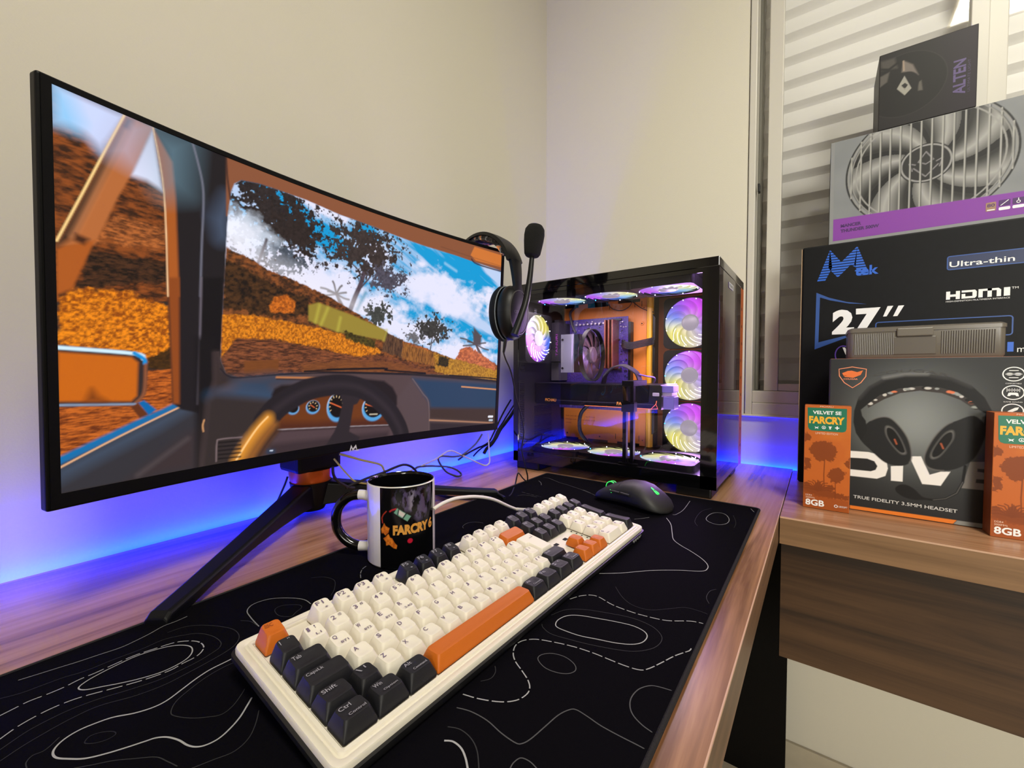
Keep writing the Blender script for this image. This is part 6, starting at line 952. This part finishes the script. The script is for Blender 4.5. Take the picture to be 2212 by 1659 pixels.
for q in ([(762.5, 226.3), (770, 230), (775, 230.5), (768, 222), (764.5, 222)], [(768, 222), (775, 230.5), (782, 228), (789.5, 231), (786.5, 223.5), (777, 218.5), (770, 219.5)], [(764, 222.5), (768, 222.5), (770, 219.5), (766.5, 219.8)]): b.face(q, f, .0002, ORP)
b.text('COUGAR', (764.5, 215.3, 783, 217.8), f, .0002, ORL, bold=.02)
b.text('COUGAR', (802, 226.5, 889, 231), lambda u, v, d: f(u, v-((u-846)/46)**2*8.5+1.5, d), .0003, mat('print_dim', (64, 62, 60), .4), shear=.3)
b.text('TRUE FIDELITY 3.5MM HEADSET', (781, 19.3, 902, 24.5), lambda u, v, d: f(u, v-(u-781)*.012, d), .0002, mat('print_light', (206, 204, 202), .45), bold=.012)
for k in ('i1', 'i2', 'i3'):
    (u, v), (u2, _) = D_[k]; R_ = 10.2; b.ribbon([(u+R_*math.cos(a), v+R_*.95*math.sin(a)) for a in np.linspace(0, 2*PI, 33)[:-1]], 1.3, f, .0002, WHT, True)
    if k == 'i1':
        for s_ in (-1, 1): b.face([(u+s_*4+3.4*math.cos(a), v+1.9*math.sin(a)) for a in np.linspace(0, 2*PI, 17)[:-1]], f, .0003, WHT)
        b.face([(u-8, v-.4), (u+8, v-.4), (u+8, v+.4), (u-8, v+.4)], f, .0003, WHT)
        for s_ in (-5.5, 4.5): b.face([(u-4.5, v+s_), (u+4.5, v+s_), (u+4.5, v+s_+1), (u-4.5, v+s_+1)], f, .0003, WHT)
        b.text('COMFORTABLE', (u-7.5, v-14, u+7.5, v-12.4), f, .0003, WHT)
    elif k == 'i2':
        b.face([(u-5.5, v-5), (u-3, v-5), (u-2, v-3.4), (u+2, v-3.4), (u+3, v-5), (u+5.5, v-5), (u+4.5, v-.6), (u+3, v), (u-3, v), (u-4.5, v-.6)], f, .0003, WHT)
        for j in range(-5, 6): hh = (1.2, 2.4, 1.0, 2.0, 1.4, 2.6)[abs(j)]; b.face([(u+j*1.2-.25, v+3.5-hh), (u+j*1.2+.25, v+3.5-hh), (u+j*1.2+.25, v+3.5+hh), (u+j*1.2-.25, v+3.5+hh)], f, .0003, WHT)
        b.text('GAME SOUND', (u-9, v-14, u+9, v-12.6), f, .0003, WHT)
    else: b.face([(u-6.5, v-4), (u-4, v), (u+2, v+4.5), (u+6, v+5.5), (u+4.5, v+1.5), (u-2, v-2.5)], f, .0003, WHT)
cv.build('front_print', CP, f, t, b)
# --- ribbed plastic case on the headset box
PLC = mat('smoky_plastic', (104, 98, 88), .32, spec=.5); PLD = mat('smoky_plastic_rib', (92, 86, 78), .3)
t = thing('plastic_case', 'flat smoky grey ribbed plastic case with a latch, lying on the headset box', 'case', (.243, .859, .2507)); c = Vector(t.location)
def cr(x0, x1, y0, y1, z_, r): return [(x-c.x, y-c.y, z_-c.z) for x, y in rrect(x1-x0, y1-y0, r, 5, (x0+x1)/2, (y0+y1)/2)]

MB().loft([cr(.199, .288, .769, .949, .2932, .008), cr(.199, .288, .769, .949, .2985, .008), cr(.203, .284, .773, .945, .3010, .007)], PLC).build('lid', t, smooth=True)
b = MB().loft([cr(.202, .285, .772, .946, .2507, .006), cr(.200, .287, .770, .948, .254, .008), cr(.200, .287, .770, .948, .2930, .008)], PLC)
for k in range(22):
    for y in (.779+.00225*k, .8815+.0026*k): b.tube([(.2872-c.x, y-c.y, .2565-c.z), (.2872-c.x, y-c.y, .2905-c.z)], .0008, PLD, 6)
b.build('body', t, smooth=True)
b = MB().box(.2865-c.x, .2905-c.x, .830-c.y, .872-c.y, .2845-c.z, .2975-c.z, PLC); b.build('latch', t, bevel=.0015)
MB().box(.286-c.x, .2882-c.x, .8265-c.y, .8755-c.y, .256-c.z, .284-c.z, PLD).build('latch_recess', t, bevel=.001)
# --- the two memory boxes
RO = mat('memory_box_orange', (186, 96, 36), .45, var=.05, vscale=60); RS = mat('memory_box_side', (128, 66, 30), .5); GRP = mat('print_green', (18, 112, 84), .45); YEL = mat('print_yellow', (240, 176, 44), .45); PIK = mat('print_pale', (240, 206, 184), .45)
def ram_box(label, y0, rot):
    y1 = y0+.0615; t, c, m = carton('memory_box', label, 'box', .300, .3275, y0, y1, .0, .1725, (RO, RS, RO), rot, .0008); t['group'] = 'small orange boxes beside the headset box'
    merge(m).build('carton', t, bevel=.0006)
    off = y0*1000-713.2; f = lambda u, v, d=0.: (.3276+d-c.x, (u+off)/1000-c.y, v/1000-c.z)
    cv = Canvas(713.8, 774.2, .6, 171.9, 150, 420, (190, 98, 36)); W = (slice(0, 420), slice(0, 150)); n = fbm(cv.U/25, cv.V/25, 5, 3); cv.comp(W, np.clip((n-.45)*1.5, 0, .5), (206, 116, 42))
    DK = (124, 58, 20); q = RAM
    def ragged(P, amp=3.): Wb = cv.bb(P, 8); e = (fbm(cv.U[Wb]/2.5, cv.V[Wb]/2.5, 9, 3)-.5)*amp*2.2; cv.comp(Wb, np.clip(.5-(cv.sdf(P, Wb)+e)/1.2, 0, 1)*.9, DK)
    for k in ('crown', 'crown2', 'grass', 'left', 'left2', 'right'): ragged(q[k])
    cv.poly([(713, 0), (775, 0), (775, 20), (735, 22), (713, 28)], (146, 70, 24), 2, .8); cv.line(q['trunk'], 1.4, DK, .5); cv.line(q['trunk2'], 1.2, DK, .5)
    for a in np.linspace(.15, 3.0, 11): cv.line([(733, 30), (733+13*math.cos(a), 31+15*math.sin(a)), (733+24*math.cos(a), 28+22*math.sin(a)*.9)], 1.7, DK, .5, .9)
    b = MB(); b.face([(717, 168.8), (718.0, 136), (720, 132), (723.5, 130.5), (764, 130.5), (767.5, 132), (769, 136), (769, 168.8)], f, .0002, GRP)
    b.text('VELVET SE', (724.3, 158.2, 762, 164), f, .0003, WHT, bold=.03); b.text('FARCRY', (719.2, 142.3, 766.3, 154.8), f, .0003, YEL, bold=.05)
    for i, (u, v) in enumerate(q['icons']):
        if i == 0: b.face([(u-3, v+2), (u, v+.6), (u+3, v+2), (u+1.6, v), (u+2.4, v-2.2), (u, v-.8), (u-2.4, v-2.2), (u-1.6, v)], f, .0003, WHT)
        elif i == 1: b.ribbon([(u+2.4*math.cos(a), v+2.4*math.sin(a)) for a in np.linspace(0, 2*PI, 17)[:-1]], .8, f, .0003, WHT, True); b.face([(u-1.3, v-1), (u+1.3, v-1), (u, v+1.4)], f, .0003, WHT)
        elif i == 2: b.face([(u-2.4, v+2.2), (u-.8, v-.6), (u-1.4, v-2.4), (u+1.4, v-2.4), (u+.8, v-.6), (u+2.4, v+2.2)], f, .0003, WHT)
        else: b.face([(u-.8, v-2.8), (u+.8, v-2.8), (u+.8, v-.8), (u+2.8, v-.8), (u+2.8, v+.8), (u+.8, v+.8), (u+.8, v+2.8), (u-.8, v+2.8), (u-.8, v+.8), (u-2.8, v+.8), (u-2.8, v-.8), (u-.8, v-.8)], f, .0003, WHT)
    b.text('LIMITED EDITION', (728.5, 125, 758, 128.3), f, .0003, PIK); b.text('PICHAU', (734, 170.0, 751.5, 172.2), f, .0003, PIK)
    b.text('DDR4', (716.8, 20.2, 725.3, 22.8), f, .0003, PIK); b.text('3000MHz', (716.8, 16.2, 729.5, 18.8), f, .0003, PIK); b.text('8GB', (716.6, 4.4, 742.2, 14.8), f, .0003, WHT, bold=.03)
    b.text('UBISOFT', (761, 7.4, 772.3, 10.2), f, .0003, WHT); b.ribbon([(757.6+2*math.cos(a), 8.7+2*math.sin(a)) for a in np.linspace(0, 2*PI, 15)[:-1]], .9, f, .0003, WHT, True)
    cv.build('front_print', CP, f, t, b); return t
a_ = ram_box('small orange palm-tree box on the side desk, left of the headset box', .7132, 0.)
b_ = ram_box('small orange palm-tree box standing right of the headset box, nearest the desk edge', .9275, math.radians(3.5))
